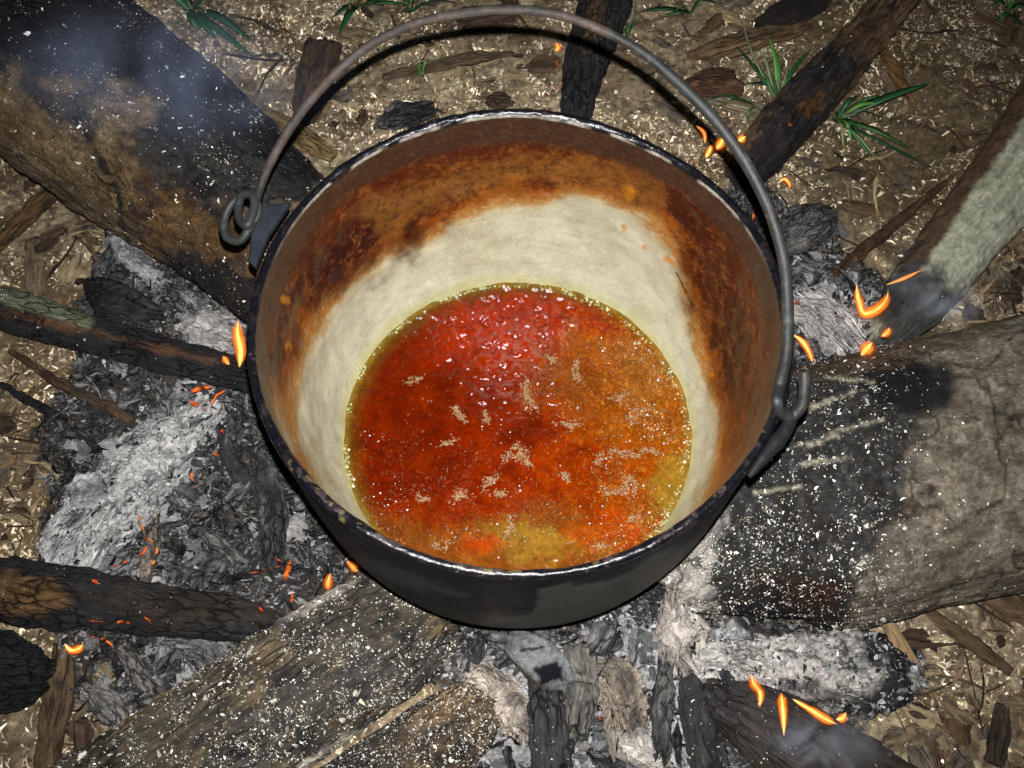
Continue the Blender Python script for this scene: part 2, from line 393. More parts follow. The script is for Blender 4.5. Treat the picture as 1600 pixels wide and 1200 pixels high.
kb = np.flatnonzero(bl)[:5200]; slivers('charcoal_slivers', np.stack([x, y, h], -1)[kb]+[0, 0, .002], nr[kb], r.gamma(3, .0038, len(kb))+.004, r.gamma(3, .0007, len(kb))+.0011, np.full(len(kb), .0015), pick([(.012, .012, .014), (.03, .03, .03), (.16, .155, .15), (.3, .29, .28), (.09, .075, .06)], len(kb), r, .3), M['coal'], seed=8)

# ------------------------------------------------------------------ logs and sticks
def spline(pts, n):
    pts = np.asarray(pts, float); k = len(pts); d = np.concatenate([[0], np.cumsum(np.linalg.norm(np.diff(pts[:, :3], axis=0), axis=1))])
    t = np.linspace(0, d[-1], n); out = np.empty((n, pts.shape[1]))
    tg = np.gradient(pts, d, axis=0)
    i = np.clip(np.searchsorted(d, t, 'right')-1, 0, k-2); hh = (d[i+1]-d[i])[:, None]; s = ((t-d[i])/(d[i+1]-d[i]))[:, None]
    return ((2*s**3-3*s**2+1)*pts[i]+(s**3-2*s**2+s)*hh*tg[i]+(-2*s**3+3*s**2)*pts[i+1]+(s**3-s**2)*hh*tg[i+1])

def limb(stations, nl, na, sink=.9, squash=1., lump=.08, fibre=.03, fsc=26, seed=0, caps=(1, 1), capn=7, z=None, rag=.25, power=2., crack=0., tilt=0.):
    """stations: pixel x, pixel y, width in pixels (, base height). Returns V, F, T (T: metres along, around)"""
    pts = []
    for s in stations:
        px, py, wd = s[:3]; zb = s[3] if len(s) > 3 else 0.0
        rr = .05
        for _ in range(8):
            c = P(px, py, zb+rr*squash*sink); rr = wd/2*depth(c)/FOC
        g = H1(c[0], c[1])*.95 if z is None else 0
        c = P(px, py, zb+g+rr*squash*sink); pts.append([*c, rr])
    A = spline(pts, nl); c = A[:, :3]; R = np.maximum(A[:, 3], .0008)
    t = np.gradient(c, axis=0); t /= np.linalg.norm(t, axis=1)[:, None]
    sd = np.cross(t, [0, 0, 1.]); sd /= np.linalg.norm(sd, axis=1)[:, None]; u = np.cross(sd, t)
    ln = np.concatenate([[0], np.cumsum(np.linalg.norm(np.diff(c, axis=0), axis=1))])
    # caps: shrinking rings at both ends
    idx = list(range(nl)); sc = [1.]*nl; off = [0.]*nl
    for k in range(1, capn+1):
        f_ = 1-(k/capn)**1.3
        if caps[1]: idx.append(nl-1); sc.append(max(f_, 0)); off.append(.12*math.sin(PI/2*k/capn)*caps[1])
        if caps[0]: idx.insert(0, 0); sc.insert(0, max(f_, 0)); off.insert(0, -.12*math.sin(PI/2*k/capn)*caps[0])
    idx = np.array(idx); sc = np.array(sc); off = np.array(off)
    c, R, t, sd, u, l = c[idx], R[idx], t[idx], sd[idx], u[idx], ln[idx]
    th = np.linspace(0, 2*PI, na, endpoint=False)+tilt
    ct, st = np.cos(th), np.sin(th)
    if power != 2.:
        q = (np.abs(ct)**power+np.abs(st)**power)**(-1/power); ct, st = ct*q, st*q
    Rm = float(np.median(R))
    q1 = np.stack(np.broadcast_arrays(l[:, None]/Rm*.45, np.cos(th)[None]*1.1, np.sin(th)[None]*1.1), -1)
    q2 = np.stack(np.broadcast_arrays(l[:, None]*fsc*.25/ .1*.1, np.cos(th)[None]*Rm*fsc*4, np.sin(th)[None]*Rm*fsc*4), -1)
    rr = 1+lump*fbm(q1, seed, 4)+fibre*fbm(q2, seed+5, 4, .65)
    if crack: rr = rr-crack*sstep(.55, .95, ridge(q2*np.array([.6, .35, .35]), seed+8, 2))
    rad = R[:, None]*rr*sc[:, None]
    V = c[:, None]+sd[:, None]*(ct[None]*rad)[..., None]+u[:, None]*(st[None]*rad*squash)[..., None]
    # ragged ends
    endw = sstep(2.2*Rm, 0, l)*(1 if caps[0] else 0)*-1+sstep(2.2*Rm, 0, l[-1]-l)*(1 if caps[1] else 0)
    q3 = np.stack(np.broadcast_arrays(0*l[:, None], np.cos(th)[None]*2.5*sc[:, None], np.sin(th)[None]*2.5*sc[:, None]), -1)
    ax = off[:, None]*R[:, None]*2+endw[:, None]*rag*R[:, None]*fbm(q3, seed+11, 4, .7)*1.6
    V = V+t[:, None]*ax[..., None]
    T = np.stack(np.broadcast_arrays(l[:, None]+off[:, None]*R[:, None], (th*1.)[None]*Rm*0+np.cos(th)[None]*rad, np.sin(th)[None]*rad), -1)
    V = V.reshape(-1, 3); T = T.reshape(-1, 3)+seed*.37
    return V, gridfaces(len(idx), na, True), T

def clear_pot(V, r0=.203):
    """burnt away where the pot stands: nothing reaches into it"""
    d = np.hypot(V[:, 0], V[:, 1]); lim = np.interp(V[:, 2], [0, .05, .09, .15, .30], [0, .0, .19, r0, r0+.004])
    lim = lim+.004*fbm(V*90, 33, 3)*(lim > .02)
    k = np.where((d < lim) & (d > 1e-6), lim/np.maximum(d, 1e-6), 1.)
    V = V.copy(); V[:, 0] *= k; V[:, 1] *= k; return V

def flecks_on(V, F, n, seed, cols, wfun=None, size=1., name='sawdust_flecks', parent=None, mat='chips', upmin=.25):
    r = np.random.default_rng(seed); a, b, c = V[F[:, 0]], V[F[:, 1]], V[F[:, 3]]
    nr = np.cross(b-a, c-a); ar = np.linalg.norm(nr, axis=1)+1e-12; nr = nr/ar[:, None]
    cen = V[F].mean(1); px, py = proj(cen); view = CAM-cen; view /= np.linalg.norm(view, axis=1)[:, None]
    w_ = ar*((nr*view).sum(1) > .05)*(nr[:, 2] > upmin)*(px > -40)*(px < 1640)*(py > -40)*(py < 1240)
    if wfun is not None: w_ = w_*wfun(px, py, cen)
    if w_.sum() <= 0: return None
    i = r.choice(len(F), n, p=w_/w_.sum()); u, v = r.random((2, n, 1))
    pts = a[i]+(b[i]-a[i])*u+(c[i]-a[i])*v
    L = (np.exp(r.normal(-.35, .55, n))*.0014+.0003)*size
    return slivers(name, pts, nr[i], L, L*r.uniform(.25, .7, n), np.full(n, .0003)*size, pick(cols, n, r, .3), M[mat], parent, curl=.15, seed=seed+1)

PALE = [srgb(206, 201, 188), srgb(222, 219, 212), srgb(158, 148, 126), srgb(184, 178, 164), srgb(118, 108, 90)]
BLK = (.008, .009, .012); BLK2 = (.016, .0165, .021)

def place(name, VFT, colr, mat, label, cat, group=None, parent_empty=False):
    V, F, T = VFT; o = mesh(name, V, F, M[mat], C=colr, T=T); origin_to(o, V.mean(0)*np.array([1, 1, 0]))
    tag(o, label, cat, group); return o

def as_thing(name, label, cat, loc, group=None): return empty(name, tuple(loc), label, cat, group)

# ---- log A: big log, upper left
V, F, T = limb([(-150, -60, 320), (80, 108, 318), (240, 225, 300), (360, 322, 262), (480, 420, 235)], 330, 300, .86, .95, .07, .022, 30, 3, capn=10, rag=.2, crack=.03)
V = V+.0028*np.stack([fbm(V*55+5*k_, 510+k_, 5, .62) for k_ in range(3)], -1)
V = clear_pot(V)
p = Paint(V, srgb(112, 94, 68)); p.mot(srgb(82, 64, 42), 40, -.2, .5, .8, 21); p.mot(srgb(150, 128, 88), 16, 0, .6, .6, 22, (.35, 1, 1), T)
p.mot(srgb(120, 82, 44), 30, .2, .6, .3, 24)
p.lay(('p', [(-300, -300), (300, -100), (420, 120), (560, 250), (430, 330), (330, 310), (240, 285), (205, 215), (240, 160), (150, 130), (60, 120), (20, 100), (-300, 150)]), BLK2, .97, soft=26, warp=44, ws=26, seed=25)
p.lay(('p', [(185, 330), (215, 250), (300, 290), (430, 330), (500, 420), (420, 560), (280, 450), (230, 400)]), srgb(98, 70, 40), .7, soft=18, warp=26, ws=20, seed=26)
p.lay(('p', [(215, 215), (330, 200), (460, 290), (420, 320), (330, 320), (240, 270)]), (.05, .046, .042), .85, soft=18, warp=26, ws=25, seed=27)
p.lay(('p', [(250, 395), (330, 400), (420, 430), (420, 560), (240, 470)]), BLK, .9, soft=12, warp=24, ws=22, seed=28)
p.lay(('l', [(120, 190), (150, 235), (185, 300), (190, 345), (205, 400)], 4), BLK, .9, soft=4, warp=6, ws=15)
p.lay(('p', [(-200, 215), (0, 215), (60, 262), (190, 340), (180, 400), (-200, 400)]), srgb(88, 78, 62), .7, soft=18, warp=16, ws=20)
p.mot(BLK2, 26, .1, .45, .7, 29, (.5, 1, 1), T); p.gain(5, .4, 30, T, (.3, 1, 1))
LA = place('log', (V, F, T), p.c, 'log', 'thick log with blackened top and peeled brown flank, left of the pot rim', 'log')
fo = flecks_on(V, F, 2600, 31, PALE, lambda x, y, c: .05+sstep(.0, .6, fbm(c*40, 5, 5, .7))); under(fo, LA)
fo = flecks_on(V, F, 50, 231, PALE[:2], None, 2.6, 'shaving'); under(fo, LA)

# ---- log B: broad log on the right
V, F, T = limb([(1062, 915, 120), (1110, 868, 250), (1180, 815, 350), (1260, 788, 402), (1400, 748, 415), (1600, 702, 420), (1800, 655, 430)], 360, 320, .7, .62, .045, .012, 30, 8, capn=12, rag=.12, power=2.5)
V = V+.0017*np.stack([fbm(V*55+5*k_, 510+k_, 5, .62) for k_ in range(3)], -1)
V = clear_pot(V)
crk = fbm(V*18, 66, 4)
p = Paint(V, srgb(150, 138, 120)); p.mot(srgb(112, 102, 86), 45, -.2, .5, .7, 41); p.mot(srgb(186, 174, 152), 12, .1, .6, .6, 42); p.mot(srgb(84, 72, 56), 5, .2, .6, .6, 421, (.5, 1, 1), T)
p.mot(srgb(70, 55, 40), 24, .25, .6, .6, 43, (.3, 1, 1), T)
p.lay(('p', [(1000, 700), (1250, 560), (1400, 570), (1465, 590), (1455, 650), (1410, 740), (1400, 830), (1345, 900), (1330, 1000), (1200, 1030), (1100, 1010), (1100, 900)]), (.028, .027, .026), .96, soft=22, warp=26, ws=26, seed=44)
p.mix(sstep(.0, .45, fbm(V*190, 48, 4, .7))*sstep(1480, 1400, p.x), (.11, .11, .105), .55)
p.lay(('e', 1420, 600, 75, 42, 10), BLK, .95, soft=14, warp=12, ws=22)
p.lay(('p', [(1240, 560), (1600, 470), (1600, 500), (1480, 545), (1380, 575), (1250, 600)]), srgb(95, 75, 52), .7, soft=10, warp=20, ws=16)
p.lay(('p', [(1020, 830), (1130, 800), (1120, 870), (1105, 940), (1150, 1000), (1190, 1015), (1020, 1020)]), srgb(206, 198, 186), .92, soft=12, warp=24, ws=18, seed=45)
p.lay(('e', 1240, 945, 110, 48, -5), (.012, .011, .011), .95, soft=16, warp=22, ws=22)
p.lay(('e', 1255, 925, 60, 24, 15), srgb(70, 38, 16), .6, soft=14, warp=16, ws=22)
p.mix(sstep(.93, .985, 1-np.abs(crk)), srgb(52, 40, 30), .75)
for ln in ([(1235, 645), (1300, 625), (1345, 608)], [(1225, 700), (1280, 690), (1310, 672), (1380, 655)], [(1255, 700), (1310, 680)], [(1255, 725), (1330, 715)], [(1180, 770), (1250, 760)], [(1290, 590), (1365, 598)], [(1140, 722), (1200, 700)]):
    p.lay(('l', ln, 1.5), srgb(215, 205, 175), .8, soft=3.2, warp=4.5, ws=6)
p.gain(4, .3, 46); p.gain(9, .25, 47, T, (.4, 1, 1)); p.c *= .57
LB = place('log', (V, F, T), p.c, 'logs', 'broad grey log with a charred black end, right of the pot under its hook', 'log')
fo = flecks_on(V, F, 5200, 51, PALE, lambda x, y, c: (.04+sstep(1480, 1330, x)*(.15+sstep(.0, .5, fbm(c*55, 5, 5, .7))))*(.5+sstep(760, 900, y))); under(fo, LB)
fo = flecks_on(V, F, 170, 251, PALE[:2], lambda x, y, c: .03+sstep(1480, 1330, x), 2.5, 'shaving'); under(fo, LB)

# ---- log C: flat split slab, bottom left, and its lower neighbour
V, F, T = limb([(668, 948, 150), (610, 985, 195), (520, 1040, 217), (300, 1189, 225), (60, 1350, 235)], 330, 240, .75, .55, .05, .018, 34, 13, capn=9, rag=.45, power=2.8)
V = V+.0028*np.stack([fbm(V*55+5*k_, 510+k_, 5, .62) for k_ in range(3)], -1)
V = clear_pot(V)
p = Paint(V, srgb(84, 76, 62)); p.mot(srgb(50, 44, 36), 40, -.2, .5, .7, 51); p.mot(srgb(140, 118, 84), 16, .0, .6, .6, 52, (.35, 1, 1), T)
p.lay(('p', [(560, 880), (420, 960), (440, 1010), (560, 1000), (640, 940)]), (.05, .043, .035), .8, soft=18, warp=24, ws=22)
p.lay(('p', [(380, 1090), (620, 990), (720, 1000), (700, 1065), (560, 1110), (420, 1200), (300, 1220)]), (.055, .05, .043), .85, soft=22, warp=36, ws=28, seed=53)
p.lay(('l', [(735, 1010), (735, 1045), (700, 1075)], 7), srgb(150, 128, 98), .8, soft=6, warp=8, ws=10)
p.lay(('l', [(705, 1062), (640, 1100), (560, 1146), (470, 1200)], 5), srgb(214, 204, 184), .95, soft=4, warp=7, ws=10); p.lay(('l', [(720, 1078), (640, 1122), (560, 1166), (470, 1222)], 6), BLK, .9, soft=5, warp=8, ws=10)
p.lay(('l', [(560, 905), (500, 935), (440, 968)], 7), srgb(180, 172, 160), .7, soft=6, warp=8, ws=10)
p.mot(BLK2, 20, .15, .5, .7, 54); p.gain(4, .4, 56)
LC = place('log', (V, F, T), p.c, 'wood', 'wide sawdust-flecked slab of firewood running from under the pot to the bottom edge', 'log')
fo = flecks_on(V, F, 5600, 61, PALE, lambda x, y, c: .12+sstep(-.1, .45, fbm(c*50, 5, 5, .7)), 1.05); under(fo, LC)
fo = flecks_on(V, F, 260, 261, PALE, None, 2.3, 'shaving'); under(fo, LC)
V, F, T = limb([(761, 1098, 58), (728, 1123, 104), (628, 1195, 126), (440, 1321, 134)], 180, 150, .6, .55, .07, .03, 34, 17, capn=7, rag=.5, power=2.4)
p = Paint(V, srgb(92, 76, 56)); p.mot((.03, .028, .025), 26, -.3, .3, .9, 57); p.lay(('e', 700, 1095, 60, 22, -35), srgb(140, 112, 80), .7, soft=10, warp=14, ws=14)
p.gain(4, .4, 58)
o = place('firewood_slab', (V, F, T), p.c, 'wood', 'darker narrow slab below the pale ash line at the bottom edge', 'firewood')
fo = flecks_on(V, F, 2200, 63, PALE, None, 1.1); under(fo, o)

# ---- smaller firewood
def fw(name, st, label, base, lays=(), mat='wood', nl=150, na=80, n_fl=0, cat='firewood', group=None, mott=(BLK2, .7), clear=True, jag_=.0022, jf=75, **k):
    k.setdefault('lump', .1); k.setdefault('fibre', .05); k.setdefault('fsc', 45); k.setdefault('seed', len(COL.objects) % 89)
    V, F, T = limb(st, nl, na, **k)
    jag = jag_; V = V+jag*np.stack([fbm(V*jf+5*k_, 500+k_, 5, .6) for k_ in range(3)], -1)
    for (xa, ya, wa), (xb, yb, wb) in zip([q[:3] for q in st[:-1]], [q[:3] for q in st[1:]]):
        for f_ in np.linspace(0, 1, 6): FWZ.append((xa+(xb-xa)*f_, ya+(yb-ya)*f_, wa+(wb-wa)*f_))
    if clear: V = clear_pot(V)
    p = Paint(V, base); p.mot(mott[0], 22, -.1, .4, mott[1], k['seed']+1, (.25, 1, 1), T)
    for sh, c, a, sf, wp in lays: p.lay(sh, c, a, soft=sf, warp=wp, ws=16, seed=k['seed'])
    p.gain(4, .45, 77, T, (.25, 1, 1))
    o = place(name, (V, F, T), p.c, mat, label, cat, group)
    if n_fl: fo = flecks_on(V, F, n_fl, 70+k['seed'], PALE, None, .9); under(fo, o)
    return o

fw('stick', [(-80, 908, 92), (60, 928, 92), (200, 946, 84), (330, 962, 72), (440, 985, 50)], 'charred split stick with a brown grainy end, lowest stick at the left edge', (.022, .021, .022),
   [(('p', [(-100, 890), (90, 905), (110, 950), (-100, 965)]), srgb(112, 82, 48), .85, 10, 16), (('e', 330, 945, 120, 22, 8), srgb(62, 50, 34), .5, 12, 12)], 'char', 260, 120, 60, 'stick', mott=(srgb(58, 46, 34), .5), z=0, sink=1.3, fibre=.09)
fw('stick', [(-80, 454, 60), (0, 480, 64), (120, 516, 62), (250, 552, 58), (400, 592, 52)], 'charred stick with pale green bark at the left edge, pointing at the tall flame', (.018, .018, .021),
   [(('l', [(-60, 440), (60, 472), (130, 500)], 15), srgb(122, 126, 100), .9, 6, 7), (('l', [(-60, 478), (80, 505), (240, 540), (330, 565)], 6), srgb(92, 62, 38), .7, 5, 8)], 'char', 240, 110, 60, 'stick', mott=(srgb(40, 34, 30), .4), z=0, sink=1.8, fibre=.07, lump=.06)
fw('stick', [(962, -60, 74), (945, 0, 78), (930, 50, 74), (914, 110, 66), (905, 160, 52), (900, 195, 40)], 'short black stick pointing at the far side of the pot', (.02, .019, .02),
   [(('l', [(945, -40), (930, 30), (918, 70)], 12), srgb(92, 72, 50), .7, 8, 10)], 'char', 200, 100, 60, 'stick', mott=(srgb(70, 64, 60), .35), sink=1.2, fibre=.14, lump=.12, crack=.12)
fw('stick', [(1462, -80, 58), (1410, -10, 62), (1350, 60, 66), (1288, 128, 76), (1225, 195, 78), (1160, 272, 62)], 'long split stick with a black burning end at the upper right, between two grass tufts', srgb(104, 82, 58),
   [(('p', [(1130, 300), (1230, 120), (1290, 60), (1345, 100), (1320, 160), (1230, 300)]), (.02, .018, .018), .95, 12, 26), (('e', 1275, 160, 34, 12, -45), srgb(110, 70, 30), .6, 6, 12)], 'wood', 260, 110, 60, 'stick', mott=(srgb(56, 40, 28), .7), sink=1.3, fibre=.09)
fw('stick', [(1700, 110, 150), (1570, 290, 128), (1480, 400, 112), (1415, 488, 90), (1385, 530, 60)], 'split branch with a pale grey-green face and brown bark edge at the right edge', srgb(156, 156, 134),
   [(('l', [(1650, 85), (1560, 210), (1480, 320), (1420, 420), (1390, 480)], 20), srgb(74, 52, 34), .95, 7, 8),
    (('p', [(1340, 600), (1370, 440), (1430, 400), (1470, 430), (1530, 440), (1480, 560)]), (.02, .02, .022), .93, 20, 24)], 'post', 240, 130, 40, 'branch', mott=(srgb(146, 144, 120), .5), sink=1.1, fibre=.02, lump=.05, squash=.7)
fw('firewood_slab', [(1100, 1078, 40), (1150, 1108, 90), (1235, 1158, 135), (1340, 1232, 160), (1480, 1330, 170)], 'smooth dark slab smouldering under the row of flames at the bottom right', srgb(66, 58, 50),
   [(('p', [(1050, 1040), (1200, 1060), (1320, 1110), (1320, 1160), (1200, 1150), (1060, 1110)]), (.035, .033, .033), .8, 16, 20)], 'wood', 200, 120, 150, mott=(srgb(40, 36, 34), .6), squash=.6, sink=.8, fibre=.02)
fw('firewood_slab', [(1072, 1038, 20), (1082, 1085, 42), (1098, 1150, 58), (1118, 1240, 74)], 'narrow blackened slab standing upright in the picture, right of the ash in front of the pot', srgb(58, 56, 54),
   [], 'char', 140, 80, 60, mott=(BLK2, .6), squash=.5, sink=1.1, fibre=.03)
fw('firewood_slab', [(848, 1052, 44), (852, 1110, 58), (860, 1170, 62), (868, 1250, 66)], 'black fibrous plank directly below the grey coal cube', (.035, .033, .034),
   [], 'char', 150, 90, 60, mott=(srgb(84, 80, 76), .4), squash=.5, sink=1.0, fibre=.1, power=3)
fw('firewood_slab', [(905, 1015, 50), (908, 1060, 52), (908, 1110, 48), (900, 1152, 36)], 'grey cracked plank of charcoal standing right of the grey coal cube', srgb(112, 108, 100),
   [], 'char', 120, 80, 0, mott=(srgb(70, 68, 64), .6), squash=.45, sink=1.3, fibre=.06, crack=.15, power=3)
fw('log', [(-90, 1040, 150), (-20, 1052, 130), (35, 1054, 108), (68, 1052, 70)], 'glossy black log end poking in at the lower left edge', (.013, .013, .014),
   [], 'coal', 120, 120, 0, cat='log', mott=(srgb(46, 44, 44), .4), sink=.8, fibre=.12, lump=.1, crack=.1)
V, F, T = limb([(1060, 1030, 40), (1120, 1035, 78), (1210, 1042, 92), (1300, 1046, 112), (1380, 1042, 118), (1412, 1022, 70)], 260, 150, .6, .34, .16, .10, 50, 23, capn=8, rag=.9, power=2.3)
V = V+.0055*np.stack([fbm(V*60+5*k_, 520+k_, 5, .62) for k_ in range(3)], -1)
p = Paint(V, srgb(212, 205, 196)); p.mot(srgb(140, 134, 128), 14, 0.1, .5, .6, 81); p.mot((.03, .03, .03), 10, .28, .5, .8, 82, (.4, 1, 1), T)
p.lay(('p', [(1330, 960), (1440, 960), (1450, 1140), (1320, 1120), (1370, 1060)]), BLK, .95, soft=22, warp=30, ws=14); p.lay(('l', [(1240, 1070), (1310, 1095), (1360, 1110)], 16), (.03, .03, .032), .8, soft=10, warp=14, ws=14)
p.gain(3, .35, 83)
NV = (V, F); o = place('burnt_log', (V, F, T), p.c, 'ash', 'burnt log wrapped in white ash with a black torn right end, under the broad log', 'burnt log')
V, F, T = limb([(322, 640, 50), (290, 672, 92), (235, 725, 120), (185, 785, 130), (140, 840, 110), (112, 872, 60)], 260, 150, .5, .32, .15, .08, 60, 29, capn=8, rag=.9)
V = V+.0055*np.stack([fbm(V*60+5*k_, 520+k_, 5, .62) for k_ in range(3)], -1)
p = Paint(V, srgb(218, 215, 210)); p.mot(srgb(134, 132, 128), 12, 0.1, .5, .7, 84); p.mot((.06, .06, .06), 8, .3, .5, .75, 85, (.4, 1, 1), T)
p.gain(3, .35, 86)
o2 = place('burnt_log', (V, F, T), p.c, 'ash', 'burnt log turned wholly to pale grey ash, in the fire bed left of the pot', 'burnt log')

for o_, Vv, sd in ((o, None, 1), (o2, (V, F), 2)):
    if Vv is None: Vv = NV
    fo = flecks_on(Vv[0], Vv[1], 900, 600+sd, [(.62, .6, .58), (.5, .49, .47), (.3, .29, .285)], None, 3.0, 'ash_flakes', mat='ash'); under(fo, o_)
    fo = flecks_on(Vv[0], Vv[1], 200, 610+sd, [(.015, .015, .017), (.05, .05, .05)], None, 3.4, 'charcoal_crumbs', mat='coal'); under(fo, o_)
# sticks, planks and twigs lying about
fw('twig', [(18, 548, 10), (60, 578, 14), (120, 612, 17), (205, 655, 15)], 'thin brown split twig in the crumbs left of the ash log', srgb(98, 76, 54), [], 'wood', 90, 36, mott=(BLK2, .4), sink=2.2, cat='twig')
fw('twig', [(0, 600, 10), (70, 640, 16), (150, 700, 14), (195, 745, 9)], 'thin black twig below the brown split twig', (.025, .025, .028), [], 'char', 90, 36, sink=1.6, cat='twig')
fw('twig', [(1305, 428, 14), (1350, 390, 20), (1410, 340, 16), (1478, 284, 9)], 'tapering brown twig on bare soil, left of the pale branch', srgb(92, 66, 44), [], 'wood', 90, 36, mott=(srgb(60, 40, 26), .5), sink=1.6, cat='twig')
fw('plank_offcut', [(98, 1010, 30), (92, 1080, 44), (78, 1160, 42), (70, 1240, 40)], 'flat brown offcut running down from the small flame at the lower left', srgb(98, 80, 58), [], 'wood', 90, 50, mott=(srgb(70, 54, 38), .5), squash=.25, sink=1.6, cat='wood offcut', fibre=.03, power=4)
fw('plank_offcut', [(1436, 948, 14), (1490, 985, 24), (1540, 1020, 26), (1578, 1050, 16)], 'straight brown offcut on the sawdust under the broad log', srgb(96, 78, 56), [], 'wood', 80, 40, mott=(srgb(70, 54, 38), .5), squash=.3, sink=1.6, cat='wood offcut', fibre=.03)
fw('plank_offcut', [(1568, 1105, 24), (1562, 1140, 34), (1555, 1190, 30)], 'short dark weathered stub on the sawdust at the lower right edge', srgb(72, 60, 48), [], 'wood', 70, 40, mott=(srgb(50, 42, 34), .5), squash=.5, sink=1.2, cat='wood offcut')
fw('plank_offcut', [(50, 375, 22), (56, 420, 34), (58, 470, 30)], 'flat grey-brown offcut on the sawdust above the green-barked stick', srgb(120, 104, 82), [], 'wood', 70, 40, mott=(srgb(96, 80, 60), .5), squash=.2, sink=1.5, cat='wood offcut', power=4)
fw('plank_offcut', [(110, 272, 18), (70, 310, 34), (20, 360, 30), (-20, 400, 22)], 'reddish brown bark strip under the blackened log at the left edge', srgb(104, 78, 52), [], 'wood', 90, 44, mott=(srgb(64, 46, 32), .6), squash=.4, sink=1.4, cat='bark strip', fibre=.12)
fw('bark_strip', [(1092, 152, 12), (1140, 162, 26), (1190, 172, 26), (1215, 182, 14)], 'pale pointed bark strip behind the wire handle at the upper right', srgb(160, 146, 118), [], 'wood', 80, 40, mott=(srgb(112, 96, 72), .5), squash=.3, sink=1.6, cat='bark strip')
fw('bark_strip', [(1076, 88, 14), (1120, 78, 40), (1180, 62, 42), (1260, 40, 28)], 'long light brown bark strip at the top, left of the dark dead leaf', srgb(128, 102, 72), [], 'wood', 90, 50, mott=(srgb(86, 64, 44), .6), squash=.3, sink=1.2, cat='bark strip')
fw('bark_strip', [(1098, 8, 12), (1130, 22, 20), (1165, 38, 12)], 'small pale splinter at the top edge, above the long bark strip', srgb(170, 146, 106), [], 'wood', 60, 30, squash=.3, sink=1.6, cat='bark strip', mott=(srgb(130, 104, 72), .5))
fw('bark_chunk', [(1075, 138, 30), (1115, 130, 58), (1150, 128, 50)], 'reddish brown hairy bark chunk inside the curve of the handle, upper right', srgb(104, 76, 54), [], 'wood', 70, 60, mott=(srgb(60, 42, 32), .7), squash=.4, sink=.9, cat='bark chunk', fibre=.15)
fw('dead_leaf', [(1180, 40, 18), (1215, 25, 46), (1262, 8, 52), (1292, -14, 30)], 'very dark flat dead leaf at the top edge beside the long split stick', (.018, .014, .012), [], 'leaf', 70, 40, mott=((.03, .02, .015), .5), squash=.08, sink=5, cat='dead leaf', fibre=.02)
fw('bark_strip', [(1375, 72, 12), (1392, 100, 24), (1408, 130, 24), (1425, 160, 12)], 'ochre bark strip right of the long split stick', srgb(128, 96, 56), [], 'wood', 60, 36, mott=(srgb(84, 60, 36), .6), squash=.3, sink=1.4, cat='bark strip')
fw('bark_strip', [(600, 120, 12), (660, 108, 24), (730, 92, 26), (800, 84, 10)], 'long grey-brown bark strip inside the curve of the handle, behind the pot', srgb(108, 92, 70), [], 'wood', 80, 40, mott=(srgb(82, 66, 48), .6), squash=.25, sink=1.4, cat='bark strip')
fw('bark_chunk', [(475, 190, 40), (490, 130, 64), (505, 70, 56)], 'wide dark brown bark piece under the left arc of the handle', srgb(78, 60, 44), [], 'wood', 90, 70, mott=(srgb(48, 36, 28), .7), squash=.25, sink=1., cat='bark chunk', fibre=.1)
fw('bark_strip', [(395, 165, 14), (430, 190, 40), (470, 215, 44), (520, 245, 24)], 'tan curled bark strip between the big log and the handle', srgb(140, 116, 76), [], 'wood', 90, 50, mott=(srgb(86, 66, 40), .6), squash=.3, sink=2.2, cat='bark strip', fibre=.12)
fw('bark_chunk', [(760, 160, 12), (780, 158, 40), (800, 160, 14)], 'dark brown angular bark flake just behind the far rim', srgb(82, 66, 46), [], 'wood', 40, 30, squash=.2, sink=1.6, cat='bark flake', mott=(srgb(60, 46, 32), .5))

# ------------------------------------------------------------------ flat wood bits scattered over the soil
def bit_mesh(seed, base, ln=1., wd=.35, th=.12, rough=1., tip=None):
    """one broken piece: long grain ridges, split ends"""
    r = np.random.default_rng(seed); n, m = 12, 12
    u = np.linspace(-.5, .5, n); prof = np.clip(1-np.abs(u*2)**r.uniform(3, 8), .25, 1)*np.interp(u, np.linspace(-.5, .5, 5), 1+.3*r.normal(size=5))
    bend = r.uniform(-.2, .2)*u**2*2; th_ = np.linspace(0, 2*PI, m, endpoint=False)+r.uniform(0, .5); ct = np.cos(th_); st = np.sin(th_)
    q = (np.abs(ct)**3.5+np.abs(st)**3.5)**(-1/3.5)*(1+.22*rough*r.normal(size=m))
    endj = .10*r.normal(size=(2, m))*rough
    X_ = np.broadcast_to(u[:, None], (n, m))*ln*1.0
    k0 = np.clip(1-np.arange(n)/2.5, 0, 1)[:, None]; k1 = k0[::-1]
    X_ = X_+k0*endj[:1]+k1*endj[1:]
    V = np.stack([X_, ct[None]*q*wd/2*prof[:, None]+bend[:, None], st[None]*q*th/2*np.sqrt(prof)[:, None]+r.uniform(-.1, .1)*u[:, None]**2*4], -1)
    V = V+r.normal(0, .01*rough, V.shape)*np.array([1, wd*3, th*3])
    ridgec = (q-1)[None]*2.2+r.normal(0, .25, (n, m))
    V = V.reshape(-1, 3); F = gridfaces(n, m, True)
    V = np.concatenate([V, [V[:m].mean(0)-[.0, 0, 0], V[-m:].mean(0)]]); i = np.arange(m); j = (i+1) % m
    T3 = np.concatenate([np.stack([np.full(m, n*m), i, j], -1), np.stack([np.full(m, n*m+1), (n-1)*m+j, (n-1)*m+i], -1)])
    C = np.tile(base, (len(V), 1))*np.exp(r.normal(0, .15, (len(V), 1)))
    if tip is not None:
        w_ = np.clip(np.concatenate([ridgec.ravel(), [0, 0]]), 0, 1)[:, None]*r.uniform(.2, 1); C = C*(1-w_)+np.array(tip)*w_
    return V, [F, T3], np.clip(C, 0, 1)

